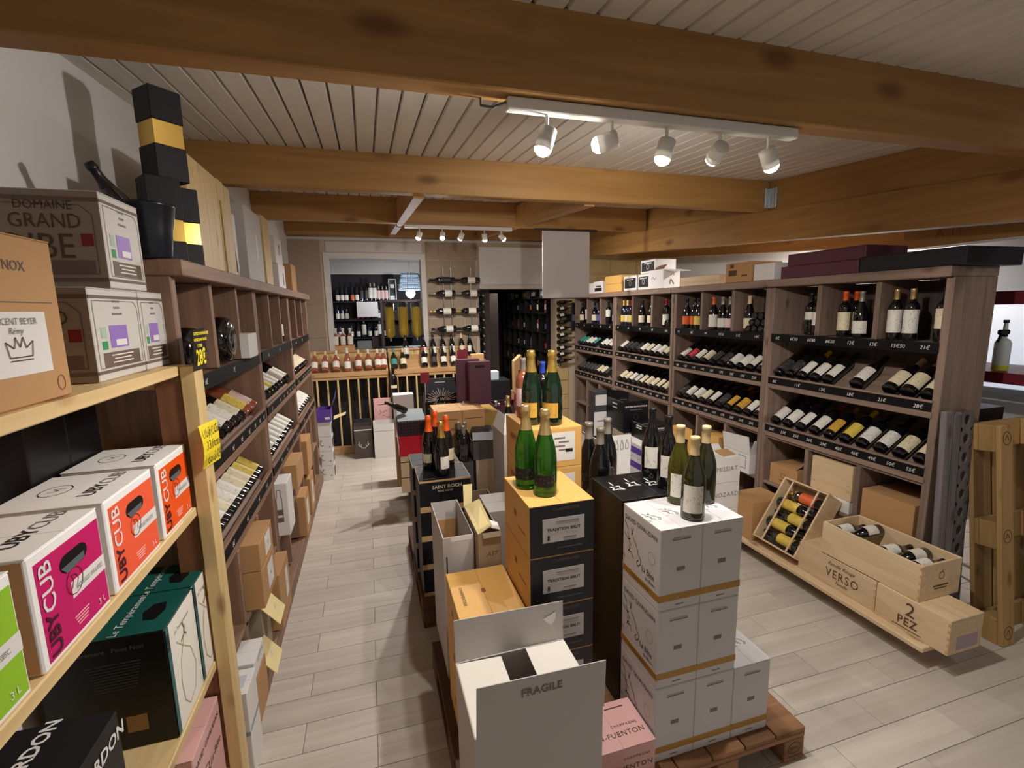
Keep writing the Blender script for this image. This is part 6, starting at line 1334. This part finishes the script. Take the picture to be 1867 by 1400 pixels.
# ------------------------------------------------------------------ right edge: next room
t = thing('red_shelf', 'dark red shelf frame holding a spray bottle at the right edge', 'shelf', (3.55, 1.82, 0)); RM = plain('dark_red_paint', (104, 22, 34), .4)
part('upper_board', MB().cbox(-.02, .5, -.10, .70, 1.823, 1.90, .003), RM, t); part('lower_board', MB().cbox(-.02, .5, -.10, .70, 1.365, 1.43, .003), RM, t)
for q in ((.46, .66), (.46, -.10)): part('upright', MB().cbox(q[0], q[0]+.03, q[1], q[1]+.03, 0, 2.2, .003), RM, t)
t = thing('spray_bottle', 'translucent spray bottle with yellow liquid and black trigger', 'bottle', (3.61, 1.885, 1.431))
part('bottle_body', MB().lathe([(0, 0), (.036, .002), (.038, .01), (.038, .165), (.030, .185), (.014, .195), (.014, .205)], 18), plain('milky_plastic', (206, 214, 216), .35), t); part('liquid', MB().lathe([(.0385, .004), (.0385, .035)], 18), plain('yellow_green_liquid', (196, 200, 50), .3), t)
part('trigger_head', MB().cbox(-.045, .03, -.014, .014, .215, .245, .006).cbox(-.012, .016, -.012, .012, .200, .22, .003).prism([(-.035, .215), (-.028, .215), (-.048, .17), (-.055, .172)], -.006, .006, 'xz'), BLK, t)
part('neck', MB().cyl((.004, 0, .245), (.004, 0, .285), .012, .010, 10), plain('milky_plastic', (206, 214, 216), .35), t); part('nozzle', MB().cyl((.004, 0, .285), (.004, 0, .302), .014, n=10), BLK, t)
w1 = struct('window_1', MB().box(4.86, 4.895, 1.9, 2.95, 1.15, 1.86), emis('blueish_daylight', (150, 176, 206), .55)); part('window_frame', MB().cbox(4.84, 4.858, 1.86, 1.90, 1.1, 1.9, .002).cbox(4.84, 4.858, 2.95, 2.99, 1.1, 1.9, .002).cbox(4.84, 4.858, 1.90, 2.95, 1.86, 1.9, .002).cbox(4.84, 4.858, 1.90, 2.95, 1.11, 1.15, .002), GREYP, w1)
struct('wall_right_near', MB().box(4.9, 5.0, -1.6, 2.9, 0, 3.3), plain('grey_blue_wall', (150, 154, 160), .8))
carton('dark_carton', 'dark carton below the red shelf at the right edge', 'carton', 3.40, 3.62, 1.84, 2.1, .95, 1.22, BLK, seam='x')
t = thing('side_table', 'low dark table under the dark carton at the right edge', 'table', (3.6, 1.98, 0)); part('top', MB().cbox(-.22, .22, -.16, .16, .92, .949, .003), BLACKW, t)
for q in ((-.2, -.14), (.18, -.14), (-.2, .12), (.18, .12)): part('leg', MB().cbox(q[0], q[0]+.02, q[1], q[1]+.02, 0.001, .92, .002), BLACKW, t)

t = thing('ceiling_spot', 'added unseen ceiling lamp brightening the next room beyond the right shelves', 'lamp', (4.25, 3.6, 2.78)); part('ring', MB().lathe([(.05, 0), (.08, -.02), (.08, 0)], 16), WMET, t); part('bulb', MB().lathe([(0, -.006), (.05, -.006), (.05, 0)], 16), LIT, t); spot(t, (0, 0, -.03), (.0, .12, -1), 130, 165)  # unseen lamp, added to brighten the white wall of the next room
t = thing('ceiling_spot', 'added ceiling lamp out of view on the right, brightening the side beam', 'lamp', (3.45, .35, 2.50)); part('ring', MB().lathe([(.05, 0), (.08, -.02), (.08, 0)], 16), WMET, t); part('bulb', MB().lathe([(0, -.006), (.05, -.006), (.05, 0)], 16), LIT, t); spot(t, (0, 0, -.03), (.12, .8, -.35), 10, 120)  # out-of-view lamp, added to throw light on the lettered side beam
# ------------------------------------------------------------------ lettering to meshes
bpy.context.view_layer.update(); dg = bpy.context.evaluated_depsgraph_get()
new = []
for o in TEXTS:
    me = bpy.data.meshes.new_from_object(o.evaluated_get(dg)); new.append((o, me))
for o, me in new:
    q = bpy.data.objects.new(o.name+'_mesh', me); COL.objects.link(q); q.parent = o.parent; q.matrix_local = o.matrix_local
    nm = o.name; bpy.data.objects.remove(o); q.name = 'price' if nm.startswith('price') else 'lettering'
for o in bpy.data.objects:
    for k in ('h', 'hx', 'hy'):
        if k in o: del o[k]
